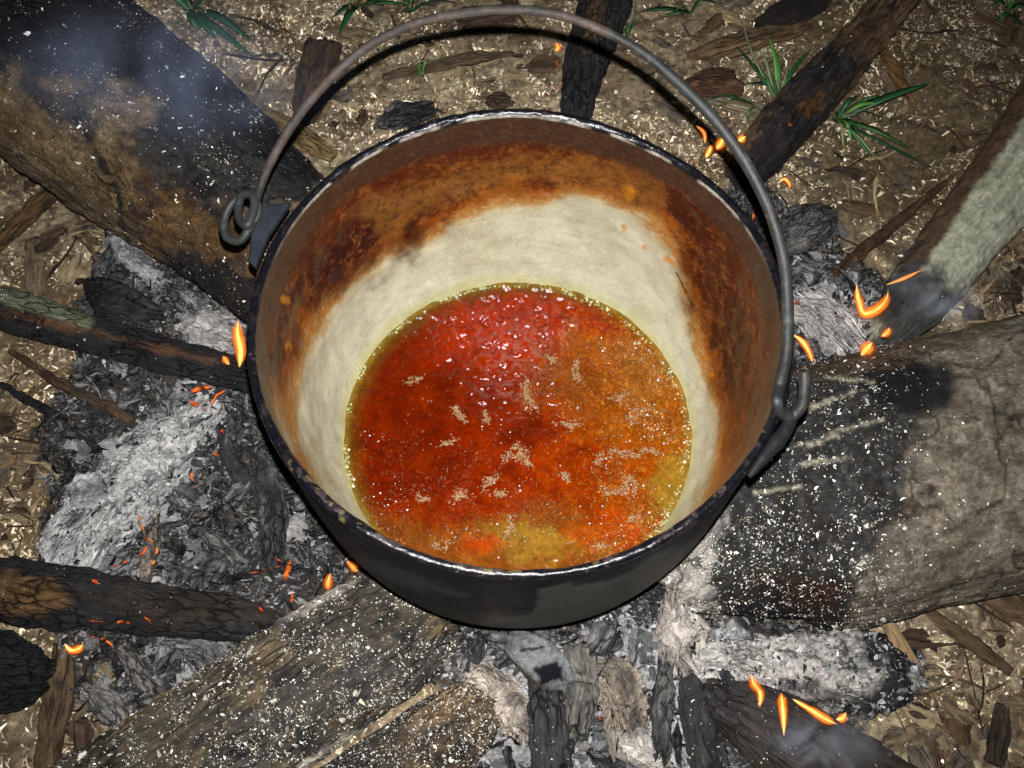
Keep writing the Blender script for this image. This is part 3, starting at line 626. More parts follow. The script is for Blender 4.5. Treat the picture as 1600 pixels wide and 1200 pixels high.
TONES = {'twig': ['dark', 'grey-brown', 'blackish'], 'wood_chip': ['tan', 'brown', 'pale', 'dark brown', 'greyish'], 'wood_splinter': ['pale', 'tan', 'brown'], 'charcoal_piece': ['jet black', 'black', 'ash-streaked grey', 'sooty', 'pale grey'], 'ash_lump': ['light grey', 'whitish', 'grey']}
def bits(name, n, polys, palette, size, ratio, thick, mat, what, where, cat, seed, lift=.3, avoid=True, dirn=None, tip=None, shape=4, rough=1.):
    r = np.random.default_rng(seed); protos = []; npal = len(palette)
    for k in range(npal*3):
        V, F, C = bit_mesh(seed*10+k, palette[k % npal], 1, r.uniform(*ratio), r.uniform(*thick), rough, tip)
        me_o = mesh(name, V, F, M[mat], C=C, T=V*.04+k, smooth=False); protos.append(me_o.data); bpy.data.objects.remove(me_o)
    c = 0; guard = 0
    while c < n and guard < n*40:
        guard += 1; pi = r.integers(len(polys)); poly = polys[pi]
        a = np.asarray(poly, float); qx = r.uniform(a[:, 0].min(), a[:, 0].max()); qy = r.uniform(a[:, 1].min(), a[:, 1].max())
        if not inside(qx, qy, poly): continue
        s = r.gamma(shape, size/shape); g = P(qx, qy, .0); h = H1(g[0], g[1]); g = P(qx, qy, h)
        if avoid and (any(inside(qx, qy, o_) for o_ in LOGZONES) or any(np.hypot(qx-x_, qy-y_) < w_/2+s*350 for x_, y_, w_ in FWZ)): continue
        k = r.integers(len(protos)); o = bpy.data.objects.new(name, protos[k]); COL.objects.link(o)
        o.location = (g[0], g[1], H1(g[0], g[1])+s*lift*.12)
        o.rotation_euler = (r.normal(0, .25), r.normal(0, .2), r.uniform(0, 2*PI) if dirn is None else r.normal(dirn, .5)); o.scale = (s, s, s*r.uniform(.7, 1.2))
        wh = where if isinstance(where, str) else where[pi]
        tone = TONES[name][k % npal]
        az = math.degrees(o.rotation_euler[2]) % 180; ori = 'lying level' if az < 22 or az > 158 else 'slanting right' if az < 68 else 'pointing upward' if az < 112 else 'slanting left'
        sz = 'tiny' if s < size*.5 else 'small' if s < size else 'mid-sized' if s < size*1.6 else 'large'
        tag(o, sz+' '+tone+' '+what+' '+ori+' '+wh, cat, what.replace('splinter of', 'splinters of').replace('lump of', 'lumps of')+(' ' if ' of ' in what else 's ')+wh); c += 1

def inside(x, y, poly):
    ins = False; n = len(poly)
    for i in range(n):
        ax, ay = poly[i]; bx, by = poly[(i+1) % n]
        if (ay > y) != (by > y) and x < (bx-ax)*(y-ay)/(by-ay)+ax: ins = not ins
    return ins

LOGZONES = [
    [(-50, 200), (190, 340), (300, 450), (400, 500), (560, 240), (400, 130), (200, -20), (-50, -50)],
    [(1240, 590), (1370, 535), (1480, 530), (1640, 480), (1640, 930), (1400, 960), (1200, 1008), (1040, 1000), (1000, 850)],
    [(560, 900), (440, 960), (150, 1190), (100, 1240), (600, 1240), (740, 1100), (740, 1000), (650, 930)],
    [(400, 540), (430, 300), (640, 180), (950, 175), (1150, 290), (1230, 450), (1230, 640), (1100, 880), (950, 980), (700, 980), (520, 880)],
    [(1400, -20), (1150, 250), (1200, 300), (1450, 0)], [(1600, 160), (1380, 500), (1420, 540), (1640, 330)],
    [(890, -10), (885, 170), (945, 170), (980, -10)], [(-10, 880), (-10, 975), (430, 1010), (430, 940)], [(-10, 445), (-10, 515), (390, 610), (390, 560)]]
SOIL = [[(280, -20), (900, -20), (890, 190), (600, 190), (430, 240), (330, 60)], [(990, -20), (1400, -20), (1150, 250), (1030, 190)],
        [(1210, 300), (1430, 20), (1620, -20), (1620, 180), (1420, 440), (1330, 400)], [(-20, 260), (180, 350), (120, 470), (-20, 450)],
        [(-20, 540), (110, 620), (70, 880), (-20, 870)], [(1420, 970), (1620, 920), (1620, 1220), (1380, 1220)], [(60, 980), (200, 1060), (200, 1130), (100, 1220), (40, 1220)],
        [(1500, 420), (1640, 330), (1640, 490), (1500, 510)]]
WD = [srgb(124, 106, 80), srgb(96, 76, 56), srgb(150, 132, 102), srgb(72, 56, 44), srgb(112, 100, 84)]

WHERE = ['on soil left of the short black stick', 'on soil between the two upper black-ended sticks', 'on soil left of the pale branch',
         'on soil under the blackened log', 'on soil left of the ash', 'on sawdust under the broad log', 'beside the black log end', 'on dark soil behind the broad log']
def scatter():
    bits('wood_chip', 270, SOIL, WD, .020, (.25, .6), (.05, .12), 'wood', 'wood chip', WHERE, 'wood chip', 4, .4, shape=2.2, rough=.6)
    bits('twig', 80, SOIL, [srgb(70, 52, 38), srgb(96, 80, 60), srgb(48, 38, 30)], .05, (.025, .05), (.03, .05), 'wood', 'thin twig', WHERE, 'twig', 6, .35, shape=3, rough=.8)
    bits('wood_splinter', 180, SOIL, [srgb(170, 146, 108), srgb(140, 114, 82), srgb(100, 80, 58)], .024, (.04, .1), (.04, .08), 'wood', 'splinter of wood', WHERE, 'splinter', 5, .8, shape=2.5, rough=.6)
    for g_, poly, nm, ph in ((1, [(120, 560), (400, 610), (500, 860), (430, 930), (100, 880)], 104, 'in the ash left of the pot'),
                         (2, [(740, 985), (1060, 960), (1110, 1060), (1140, 1210), (760, 1210)], 74, 'in the ash in front of the pot'),
                         (3, [(1190, 320), (1300, 330), (1390, 500), (1300, 560), (1240, 560)], 28, 'in the ash right of the pot'),
                         (4, [(130, 1000), (420, 1005), (250, 1130), (180, 1110)], 24, 'in the ash below the lowest stick'),
                         (5, [(160, 370), (380, 480), (370, 540), (140, 490)], 36, 'in the ash above the green-barked stick')):
        bits('charcoal_piece', nm, [poly], [(.008, .008, .010), (.018, .018, .02), (.10, .098, .096), (.03, .03, .034), (.22, .215, .21)], .021, (.15, .5), (.12, .3), 'coal',
             'charcoal piece', ph, 'charcoal', 30+g_, .9, True, tip=(.28, .275, .27), shape=2.5)
        bits('ash_lump', nm//2, [poly], [(.34, .335, .33), (.5, .48, .46), (.22, .215, .215)], .012, (.5, .9), (.2, .5), 'ash',
             'lump of ash', ph, 'ash lump', 50+g_, .6, True, shape=2.5)

# hand-placed larger coals
def coal(st, label, base=(.035, .034, .036), mott=srgb(130, 126, 120), **k):
    k.setdefault('jag_', .0035); k.setdefault('jf', 70); k.setdefault('rag', .9)
    k.setdefault('squash', .6); k.setdefault('sink', 1.6); k.setdefault('fibre', .14); k.setdefault('crack', .12); k.setdefault('power', 2.8)
    return fw('charcoal_piece', st, label, base, [], 'coal', 100, 80, cat='charcoal', mott=(mott, .5), **k)
coal([(408, 705, 20), (418, 760, 40), (425, 820, 46), (428, 878, 30)], 'largest fibrous charcoal piece, upright against the left flank of the pot')
coal([(345, 668, 14), (362, 715, 26), (390, 760, 28), (405, 785, 12)], 'slanting dark charcoal piece with a glowing tip, left of the pot')
coal([(238, 600, 14), (255, 630, 20), (268, 660, 16)], 'short grey charcoal stub above the ash-grey burnt log', (.1, .1, .1))
coal([(335, 745, 14), (300, 770, 24), (270, 755, 14)], 'curved black charcoal piece right of the ash-grey burnt log')
coal([(240, 790, 12), (238, 830, 26), (232, 868, 26), (225, 905, 16)], 'pale charred sliver crossed by glowing cracks, lower left', srgb(118, 104, 86))
coal([(300, 820, 14), (340, 850, 24), (380, 880, 18)], 'black split charcoal piece above the lowest stick, middle of the ash')
coal([(190, 1010, 20), (215, 1050, 30), (245, 1090, 16)], 'grey charcoal bar with a black gap, below the lowest stick', srgb(110, 104, 98))
coal([(130, 1075, 18), (170, 1105, 40), (205, 1145, 22)], 'flat grey ash-coated coal beside the wide slab at the lower left', srgb(140, 136, 130))
coal([(1000, 985, 10), (985, 1040, 14), (975, 1110, 12)], 'thin upright grey charcoal sliver in front of the pot', (.12, .12, .12))
coal([(1100, 1010, 14), (1118, 1030, 24), (1135, 1055, 18)], 'small black coal at the left end of the white ash log')
coal([(960, 1105, 14), (972, 1112, 26), (985, 1108, 14)], 'round dark coal with a reddish side, in the pinkish ash', (.05, .04, .045))
coal([(1040, 1030, 20), (1038, 1100, 34), (1030, 1180, 30)], 'rough upright charcoal bar left of the narrow blackened slab', (.04, .04, .042))
coal([(760, 985, 14), (745, 1015, 24), (735, 1045, 14)], 'dark fibrous coal under the pot, left of the coal cube')
coal([(1225, 375, 50), (1262, 350, 70), (1290, 335, 40)], 'broad ash-dusted coal beside the handle, upper right of the pot', (.07, .068, .068))
coal([(590, 195, 14), (620, 182, 44), (665, 172, 30)], 'bluish black coal touching the far left of the rim', (.035, .036, .042), clear=True)
coal([(140, 440, 20), (180, 470, 60), (235, 490, 40)], 'jagged black coal above the green-barked stick', (.02, .02, .022), srgb(70, 70, 70))

# white ash lumps and the grey coal cube
def lump(name, pts, label, cat, base, mott, seed, **k):
    base = np.clip(np.asarray(base)*1.25, 0, .72)
    return fw(name, pts, label, base, [(('l', [(q[0]+10, q[1]-12) for q in pts], 6), (.06, .06, .06), .55, 8, 26)], 'ash', 130, 130, cat=cat, mott=(mott, .6), seed=seed, lump=.35, fibre=.2, fsc=40, squash=.55, jag_=.0075, jf=60, rag=1.1, **k)
lump('ash_lump', [(100, 785, 20), (125, 775, 46), (155, 765, 40), (172, 752, 14)], 'chalk white ash lump with a dark hollow, left of the ash-grey burnt log', 'ash lump', srgb(205, 203, 198), srgb(150, 148, 146), 5, sink=1.)
lump('ash_lump', [(175, 350, 16), (195, 385, 34), (225, 420, 38), (250, 445, 18)], 'crumbling blue-white ash lump under the blackened log', 'ash lump', srgb(156, 156, 158), srgb(90, 90, 92), 6, sink=1.)
lump('ash_lump', [(290, 500, 30), (330, 520, 64), (368, 535, 50)], 'pale ash block with black edge behind the tall flame', 'ash lump', srgb(172, 168, 164), srgb(104, 100, 98), 9, sink=1.)
lump('ash_lump', [(1248, 470, 40), (1290, 500, 80), (1320, 530, 60)], 'pinkish grey ash block between the handle and the right flames', 'ash lump', srgb(205, 196, 190), srgb(160, 150, 144), 12, sink=.8)
lump('ash_lump', [(745, 1050, 30), (770, 1070, 58), (800, 1110, 56), (815, 1150, 30)], 'warm white ash lump beside the end of the wide slab', 'ash lump', srgb(190, 176, 160), srgb(140, 128, 116), 14, sink=.8)
lump('ash_lump', [(930, 1040, 30), (970, 1080, 80), (985, 1140, 60)], 'beige ash mound right of the cracked grey plank', 'ash lump', srgb(160, 146, 128), srgb(112, 104, 94), 15, sink=.5)
lump('ash_lump', [(975, 1150, 30), (1010, 1170, 50), (1040, 1180, 24)], 'crumbled white ash heap at the bottom edge, right of the black plank', 'ash lump', srgb(180, 172, 162), srgb(120, 116, 110), 16, sink=.9)
lump('ash_lump', [(1055, 940, 30), (1062, 985, 70), (1075, 1030, 50)], 'cracked white ash at the foot of the broad log', 'ash lump', srgb(186, 176, 166), srgb(130, 122, 114), 18, sink=.9)
lump('ash_lump', [(300, 1010, 20), (325, 1025, 50), (345, 1040, 30)], 'round grey ash lump below the lowest stick, near the wide slab', 'ash lump', srgb(140, 138, 134), srgb(96, 94, 92), 19, sink=1.)

t = as_thing('coal_cube', 'grey ash-skinned coal block with a black broken face, in front of the pot', 'charcoal', P(838, 1040, .03))
V, F, T = limb([(800, 1005, 34), (822, 1018, 54), (845, 1035, 62), (866, 1058, 56), (874, 1070, 40)], 120, 110, 1.0, .95, .06, .03, 40, 61, capn=6, rag=.35, power=4.)
p = Paint(V, srgb(142, 144, 142)); p.mot(srgb(100, 102, 102), 9, 0, .5, .6, 91)
p.lay(('l', [(800, 1040), (825, 1062), (850, 1078)], 7), srgb(92, 66, 56), .8, soft=5, warp=8, ws=8)
p.lay(('l', [(815, 1016), (845, 1012), (855, 1008)], 1.5), BLK, .9, soft=2, warp=4, ws=5)
p.lay(('p', [(833, 1046), (868, 1034), (880, 1040), (880, 1064), (845, 1070)]), (.008, .008, .012), .98, soft=4, warp=5, ws=8); p.gain(3, .25, 92)
o = mesh('ash_skin', V, F, M['ash'], C=p.c, T=T); under(o, t)

scatter()

# ------------------------------------------------------------------ the pot
RZ = .30
def lathe(prof, nphi, warp=None):
    prof = np.asarray(prof, float); ph = np.linspace(0, 2*PI, nphi, endpoint=False)
    V = np.stack([prof[:, :1]*np.cos(ph), prof[:, :1]*np.sin(ph), prof[:, 1:]+0*ph[None]], -1)
    T = np.stack(np.broadcast_arrays(ph[None]*.2, prof[:, 1:], prof[:, :1]), -1)
    return V.reshape(-1, 3), gridfaces(len(prof), nphi, True), T.reshape(-1, 3), np.broadcast_to(ph[None], (len(prof), nphi)).ravel()
def smoothprof(pts, n):
    pts = np.asarray(pts, float); return spline(np.c_[pts, np.zeros(len(pts))], n)[:, :2]
def oval(V):
    """the pot is not perfectly round and its rim is battered"""
    ph = np.arctan2(V[:, 1], V[:, 0]); k = 1+.004*np.cos(2*ph+.6)+.003*np.cos(3*ph-1)+.0016*np.cos(7*ph+2)
    top = sstep(RZ-.05, RZ, V[:, 2]); V = V.copy(); V[:, 0] *= 1+(k-1)*top; V[:, 1] *= 1+(k-1)*top
    V[:, 2] += top*(.0016*np.cos(3*ph+.8)+.0012*np.sin(5*ph)); return V

pot = as_thing('cooking_pot', 'round black-sided metal cooking pot with a wire handle, boiling over the fire', 'cooking pot', (0, 0, RZ-.245))
LIQ = RZ-.191
inner = smoothprof([(.1935, RZ-.001), (.1915, RZ-.02), (.1895, RZ-.05), (.186, RZ-.09), (.179, RZ-.13), (.168, RZ-.165), (.154, RZ-.191), (.135, RZ-.212), (.1, RZ-.228), (.05, RZ-.234), (.001, RZ-.235)], 330)
V, F, T, ph = lathe(inner, 1200)
s_ = T[:, :2]*1.0
dent = fbm(np.stack([np.cos(ph)*2.6, np.sin(ph)*2.6, V[:, 2]*15], -1), 101, 3); dent2 = fbm(np.stack([np.cos(ph)*9, np.sin(ph)*9, V[:, 2]*55], -1), 102, 2)
rad = 1+(.011*dent+.0045*dent2)*sstep(RZ, RZ-.05, V[:, 2])
V[:, 0] *= rad; V[:, 1] *= rad; V = oval(V)
dep = RZ-V[:, 2]
streak = fbm(np.stack([np.cos(ph)*3, np.sin(ph)*3, V[:, 2]*190], -1), 103, 4, .6)
streak2 = fbm(np.stack([np.cos(ph)*7, np.sin(ph)*7, V[:, 2]*620], -1), 1031, 3, .6)
grit = fbm(np.stack([np.cos(ph)*40, np.sin(ph)*40, V[:, 2]*420], -1), 104, 4, .7)
PALEPOLY = [(448, 690), (440, 640), (452, 580), (470, 520), (505, 465), (570, 425), (640, 385), (700, 345), (770, 315), (850, 300), (940, 300), (1005, 330), (1045, 385), (1068, 430), (1085, 500), (1103, 570), (1120, 640), (1122, 700), (1110, 770), (1070, 860), (900, 1000), (600, 960), (500, 800)]
p = Paint(V, srgb(180, 177, 151))
p.mot(srgb(158, 152, 120), 40, -.1, .6, .5, 105); p.c *= np.clip(1+.06*streak+.045*streak2+.05*grit, .5, 1.5)[:, None]
d = sdpoly(p.x, p.y, PALEPOLY)
front = sstep(-.05, -.15, V[:, 1])*sstep(-.5, -.95, np.sin(ph)); d = np.where(np.sin(ph) < -.62, (dep-.05)*900, d)
st1 = fbm(V*np.array([330, 330, 420]), 1061, 4, .7); st2 = fbm(V*95+.4*streak[:, None], 1062, 4, .6)
dn = d+17*fbm(V*16, 106, 3, .5)+5*st2+2.5*st1+4*streak
p.mix(sstep(.35, .75, -st1), srgb(120, 112, 84), .35); p.mix(sstep(.5, .8, fbm(V*300, 1063, 3)), srgb(214, 210, 190), .3)
p.mix(sstep(30, 2, dn), srgb(170, 148, 92), .55)
p.mix(sstep(16, 2, dn)*(1-.5*sstep(.1, .5, st1)), srgb(156, 100, 22), .85)
p.mix(sstep(4, -14, dn), srgb(128, 60, 4), .92)
inner_ = sstep(-16, -38, dn+8*st2)
p.mix(inner_, srgb(72, 31, 8), .92)
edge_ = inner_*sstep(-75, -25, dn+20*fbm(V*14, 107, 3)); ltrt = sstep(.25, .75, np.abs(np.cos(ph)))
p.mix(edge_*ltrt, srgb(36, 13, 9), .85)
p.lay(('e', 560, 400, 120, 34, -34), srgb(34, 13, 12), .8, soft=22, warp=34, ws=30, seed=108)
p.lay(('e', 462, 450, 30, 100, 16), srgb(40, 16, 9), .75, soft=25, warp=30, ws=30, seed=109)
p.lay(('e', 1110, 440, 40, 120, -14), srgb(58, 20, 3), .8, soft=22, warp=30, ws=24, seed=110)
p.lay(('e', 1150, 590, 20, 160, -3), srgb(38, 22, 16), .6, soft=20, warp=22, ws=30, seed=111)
p.lay(('e', 1140, 720, 22, 70, 12), srgb(128, 66, 8), .6, soft=20, warp=22, ws=24, seed=1111)
p.lay(('l', [(600, 262), (700, 225), (820, 222), (950, 246), (1040, 300)], 26), srgb(70, 28, 9), .75, soft=22, warp=26, ws=26, seed=112)
p.lay(('l', [(600, 345), (680, 300), (770, 275), (850, 268), (950, 278), (1020, 315)], 20), srgb(122, 80, 32), .7, soft=18, warp=24, ws=22, seed=113)
p.lay(('l', [(560, 330), (640, 300), (720, 290)], 14), srgb(118, 80, 40), .5, soft=14, warp=26, ws=16, seed=1131)
stain = sstep(0, -20, dn)
p.mix(stain*sstep(.05, .5, .7*st1+.5*st2), srgb(142, 84, 36), .5)
p.mix(stain*sstep(.05, .5, -.7*st1-.4*st2), srgb(34, 14, 8), .6)
rb = sstep(.034, .022, dep+.003*fbm(V*20, 114, 3)+.001*streak); p.mix(rb, srgb(50, 38, 27), .85); p.mix(rb*sstep(.1, .6, st1), srgb(84, 64, 44), .4)
for cx, cy, a_ in ((985, 302, 11), (975, 355, 4), (1005, 385, 5), (447, 468, 6), (1045, 408, 7), (1103, 560, 5), (1112, 585, 4), (450, 540, 4)):
    p.lay(('e', cx, cy, a_, a_*.8, 30), srgb(176, 112, 20), .8, soft=4, warp=6, ws=6)
for cx, cy, a_ in ((618, 338, 6), (694, 343, 5), (525, 430, 14)): p.lay(('e', cx, cy, a_, a_*.6, -35), srgb(40, 30, 32), .85, soft=3, warp=3, ws=6)
p.lay(('l', [(1056, 425), (1068, 448), (1082, 478)], 1.2), srgb(30, 16, 10), .9, soft=1.6, warp=1, ws=5)
# olive film where the syrup has just been
p.mix(sstep(.176, .19, dep+.002*fbm(V*60, 115, 2)), srgb(170, 160, 86), .5)
o = mesh('inner_wall', V, F, M['pot_in'], C=p.c, T=T*np.array([1, 1, 1.])); under(o, pot); o['label'] = 'pale metal inside with brown burnt sugar stains'

outer = smoothprof([(.1985, RZ-.004), (.1975, RZ-.03), (.1955, RZ-.07), (.1925, RZ-.11), (.189, RZ-.145), (.184, RZ-.175), (.175, RZ-.205), (.155, RZ-.23), (.125, RZ-.243), (.06, RZ-.245), (.001, RZ-.245)], 150)
V, F, T, ph = lathe(outer, 600)
F = F[:, ::-1]
rad = 1+.004*fbm(np.stack([np.cos(ph)*3, np.sin(ph)*3, V[:, 2]*18], -1), 121, 3); V[:, 0] *= rad; V[:, 1] *= rad; V = oval(V)
p = Paint(V, (.003, .0045, .0085)); p.mot((.006, .007, .010), 30, -.1, .5, .8, 122)
p.lay(('p', [(850, 925), (1000, 890), (1150, 800), (1160, 900), (1000, 965), (880, 985), (760, 985), (740, 965), (830, 955)]), (.055, .054, .049), .85, soft=5, warp=12, ws=22, seed=123)  # soft reflection on the lower right wall, painted as a grey patch
p.lay(('e', 640, 905, 60, 12, 20), (.04, .042, .05), .6, soft=10, warp=12, ws=20)
p.gain(6, .25, 124)
o = mesh('outer_wall', V, F, M['pot_out'], C=p.c, T=T); under(o, pot)

# rolled rim: a torus with crusts and a bright inner line along the back
nphi, nk = 1100, 28
ph = np.linspace(0, 2*PI, nphi, endpoint=False); th = np.linspace(0, 2*PI, nk, endpoint=False)
PH, TH = np.meshgrid(ph, th, indexing='ij')
thick = .0037+.0007*fbm(np.stack([np.cos(ph)*5, np.sin(ph)*5, 0*ph], -1), 131, 3)
back = sstep(-.3, .6, np.sin(ph)); thick = thick+.0004*back
rr = thick[:, None]*(1+.14*fbm(np.stack([np.cos(PH)*26, np.sin(PH)*26, np.sin(TH)*1.5+np.cos(TH)], -1), 132, 4, .6))
Rr = .1965
V = np.stack([(Rr+rr*np.cos(TH))*np.cos(PH), (Rr+rr*np.cos(TH))*np.sin(PH), RZ+rr*1.05*np.sin(TH)], -1).reshape(-1, 3)
V = oval(V); T = np.stack([PH*.2, TH*.006, 0*TH], -1).reshape(-1, 3)
p = Paint(V, (.004, .004, .006)); p.mot((.016, .011, .012), 9, .1, .5, .7, 133); p.mot((.10, .08, .07), 3, .6, .75, .5, 134)
bk = (np.sin(PH) > -.2).ravel(); frt = sstep(-.1, -.8, np.sin(PH)).ravel()
inn = (np.cos(TH) < -.86).ravel()*(np.sin(TH) > -.3).ravel()*sstep(.15, .7, np.sin(PH+.0)).ravel()
p.mix(inn*sstep(-.5, .1, fbm(V*60, 135, 3)), (.34, .31, .26), .8)
p.mix(frt*sstep(.1, .5, fbm(V*80, 136, 4))*(np.cos(TH) < .3).ravel(), (.10, .07, .07), .4)
p.mix(frt*sstep(.6, .7, fbm(V*160, 137, 3)), (.30, .24, .08), .25)
o = mesh('rim', V, gridfaces(nphi, nk, True), M['rim'], C=p.c, T=T); under(o, pot)

# tubes: handle, hooks, lugs
def tube(pts, rad, na=20, n=200, seed=0, cap=True, flat=1.):
    A = spline(np.asarray(pts, float), n); t = np.gradient(A, axis=0); t /= np.linalg.norm(t, axis=1)[:, None]
    # parallel transport
    u = np.zeros_like(t); a = np.array([0, 0, 1.]) if abs(t[0, 2]) < .9 else np.array([1., 0, 0])
    for i in range(n):
        a = a-t[i]*(a@t[i]); a /= np.linalg.norm(a); u[i] = a
    v = np.cross(t, u); th = np.linspace(0, 2*PI, na, endpoint=False)
    R = (np.interp(np.linspace(0, 1, n), np.linspace(0, 1, len(rad)), rad) if np.ndim(rad) else np.full(n, rad))
    R = R*(1+.05*fbm(A*70, seed, 3))
    if cap: A = np.concatenate([A[:1], A, A[-1:]]); u = np.concatenate([u[:1], u, u[-1:]]); v = np.concatenate([v[:1], v, v[-1:]]); R = np.concatenate([[R[0]*.02], R, [R[-1]*.02]])
    V = A[:, None]+u[:, None]*(np.cos(th)[None]*R[:, None])[..., None]+v[:, None]*(np.sin(th)[None]*R[:, None]*flat)[..., None]
    l = np.concatenate([[0], np.cumsum(np.linalg.norm(np.diff(A, axis=0), axis=1))])
    T = np.stack(np.broadcast_arrays(l[:, None]*.4, np.cos(th)[None]*R[:, None], np.sin(th)[None]*R[:, None]), -1)
    return V.reshape(-1, 3), gridfaces(len(A), na, True), T.reshape(-1, 3)

EA = P(398, 345, RZ); EB = P(1228, 640, RZ); ax = (EB-EA)/np.linalg.norm(EB-EA); per = np.array([-ax[1], ax[0], 0]); mid = (EA+EB)/2
TL = math.radians(42); up_ = math.cos(TL)*per+np.array([0, 0, math.sin(TL)]); nn = np.cross(ax, up_)
def onb(px, py):
    d = FW+np.array([(px-800)/FOC, 0, 0])-UP*(py-600)/FOC; return CAM+d*(((mid-CAM)@nn)/(d@nn))
arc = [onb(*q) for q in [(400, 318), (408, 290), (440, 222), (500, 140), (570, 76), (650, 38), (720, 22), (790, 17), (860, 22), (930, 43), (1000, 80), (1060, 130), (1120, 190), (1165, 255), (1200, 325), (1222, 400), (1230, 480), (1228, 560), (1217, 605)]]
lh = [P(372, 338, RZ+.004), P(366, 365, RZ-.004), P(384, 352, RZ+.0), P(396, 335, RZ+.008)]
rh = [P(1214, 628, RZ+.010), P(1222, 645, RZ+.002), P(1238, 650, RZ-.003), P(1252, 636, RZ+.002), P(1257, 608, RZ+.010), P(1257, 580, RZ+.016)]
lh2 = [P(384, 302, RZ+.006), P(362, 318, RZ+.002), P(350, 348, RZ-.004), P(356, 372, RZ-.006), P(374, 376, RZ-.004), P(389, 358, RZ+.002), P(396, 335, RZ+.009)]
_w = [np.array(a_)+.0012*fbm(np.array([a_])*14, 146, 3)[0]*np.array([1, 1, 1]) for a_ in arc]
V, F, T = tube(lh2+_w+rh, [.0034]*3+[.0036]*2+[.0033]*4+[.0042]*3+[.0042]*3, 22, 460, 141)
p = Paint(V, (.021, .023, .021)); p.mot((.012, .0125, .012), 22, -.1, .5, .7, 142); p.lay(('l', [(430, 240), (500, 140), (650, 40), (800, 18), (940, 45)], 22), srgb(78, 66, 60), .7, soft=20, warp=30, ws=40)
p.mot((.06, .06, .058), 7, .35, .6, .5, 143); p.mot((.045, .030, .020), 12, .1, .5, .5, 144); p.gain(4, .35, 145)
o = mesh('handle', V, F, M['bail'], C=p.c, T=T); under(o, pot)
# eye loops twisted at the left hook
V, F, T = tube([P(372, 322, RZ+.004), P(380, 304, RZ+.012), P(394, 306, RZ+.014), P(396, 330, RZ+.012), P(386, 352, RZ+.010), P(375, 345, RZ+.006), P(372, 322, RZ+.004)], .0033, 14, 90, 151, cap=False)
p = Paint(V, (.025, .026, .026)); o = mesh('eye_loop', V, F, M['bail'], C=p.c, T=T); under(o, pot)
V, F, T = tube([P(392, 330, RZ+.008), P(402, 318, RZ+.010), P(404, 334, RZ+.008), P(396, 346, RZ+.006), P(390, 340, RZ+.006), P(392, 330, RZ+.008)], .0028, 14, 70, 152, cap=False)
p = Paint(V, (.028, .029, .028)); o = mesh('eye_loop', V, F, M['bail'], C=p.c, T=T); under(o, pot)

def plate(poly, z0, z1, thick, name, colr):
    """cast lug: outline with depth, bevelled"""
    a = np.array([P(x, y, z0+(z1-z0)*k) for k, (x, y) in zip(np.linspace(0, 1, len(poly)), poly)]); n = len(a); c = a.mean(0)
    lv = [(.90, thick/2), (1., thick*.3), (1., -thick*.3), (.9, -thick/2)]
    V = np.concatenate([c+(a-c)*k+np.array([0, 0, dz]) for k, dz in lv]+[[c+[0, 0, thick/2]], [c-[0, 0, thick/2]]])
    i = np.arange(n); j = (i+1) % n; Q = np.concatenate([np.stack([k*n+i, (k+1)*n+i, (k+1)*n+j, k*n+j], -1) for k in range(3)])
    T3 = np.concatenate([np.stack([np.full(n, 4*n), i, j], -1), np.stack([np.full(n, 4*n+1), 3*n+j, 3*n+i], -1)])
    o = mesh(name, V, [Q, T3], M['pot_out'], C=np.tile(colr, (len(V), 1)), smooth=False); return under(o, pot)
plate([(455, 318), (425, 322), (408, 325), (398, 330), (396, 350), (392, 380), (390, 410), (400, 420), (420, 370)], RZ-.004, RZ-.006, .006, 'lug', (.020, .023, .030))
V, F, T = tube([P(1246, 632, RZ-.002), P(1236, 655, RZ-.006), P(1222, 680, RZ-.008), P(1200, 705, RZ-.010), P(1170, 745, RZ-.012)], [.0035, .005, .006, .005, .002], 16, 90, 153)
p = Paint(V, (.012, .012, .013)); o = mesh('lug', V, F, M['pot_out'], C=p.c, T=T); under(o, pot)

# ------------------------------------------------------------------ the syrup
syr = as_thing('syrup', 'bubbling red-brown syrup with yellow froth boiling inside the pot', 'syrup', (0, 0, LIQ))
nr_, nphi = 360, 1000
rq = np.linspace(0, 1, nr_)**.75*.1555; ph = np.linspace(0, 2*PI, nphi, endpoint=False); RQ, PH = np.meshgrid(rq, ph, indexing='ij')
V = np.stack([RQ*np.cos(PH), RQ*np.sin(PH), LIQ+0*RQ], -1).reshape(-1, 3); RQ = RQ.ravel()
q = Paint(V, srgb(132, 36, 0))
boil = q.w(('e', 795, 505, 112, 50, 4), soft=40, warp=20, ws=30)
boil2 = q.w(('e', 790, 590, 120, 60, 20), soft=40, warp=20, ws=30)*.5
V[:, 2] += .0046*np.maximum(boil, boil2)*fbm(V*98, 161, 3, .45)
V[:, 2] += .0005*fbm(V*120, 162, 3)+.001*fbm(V*25, 163, 2)+.0018*sstep(.146, .1555, RQ)
q.mot(srgb(92, 18, 0), 40, -.3, .4, .7, 164); q.mot(srgb(152, 56, 0), 30, .15, .6, .5, 165)
q.lay(('e', 660, 640, 120, 150, 10), srgb(104, 24, 0), .6, soft=50, warp=50, ws=40)
q.lay(('e', 800, 505, 170, 70, 0), srgb(160, 40, 0), .7, soft=40, warp=30, ws=30)
q.lay(('e', 640, 520, 60, 40, -35), srgb(78, 24, 4), .5, soft=25, warp=20, ws=30)
q.lay(('p', [(900, 520), (980, 540), (1040, 590), (1070, 660), (1070, 760), (1020, 830), (960, 780), (920, 700), (840, 640), (860, 570)]), srgb(150, 80, 10), .75, soft=30, warp=50, ws=28, seed=166)
q.lay(('e', 940, 740, 110, 60, 30), srgb(150, 54, 0), .6, soft=30, warp=50, ws=28, seed=167)
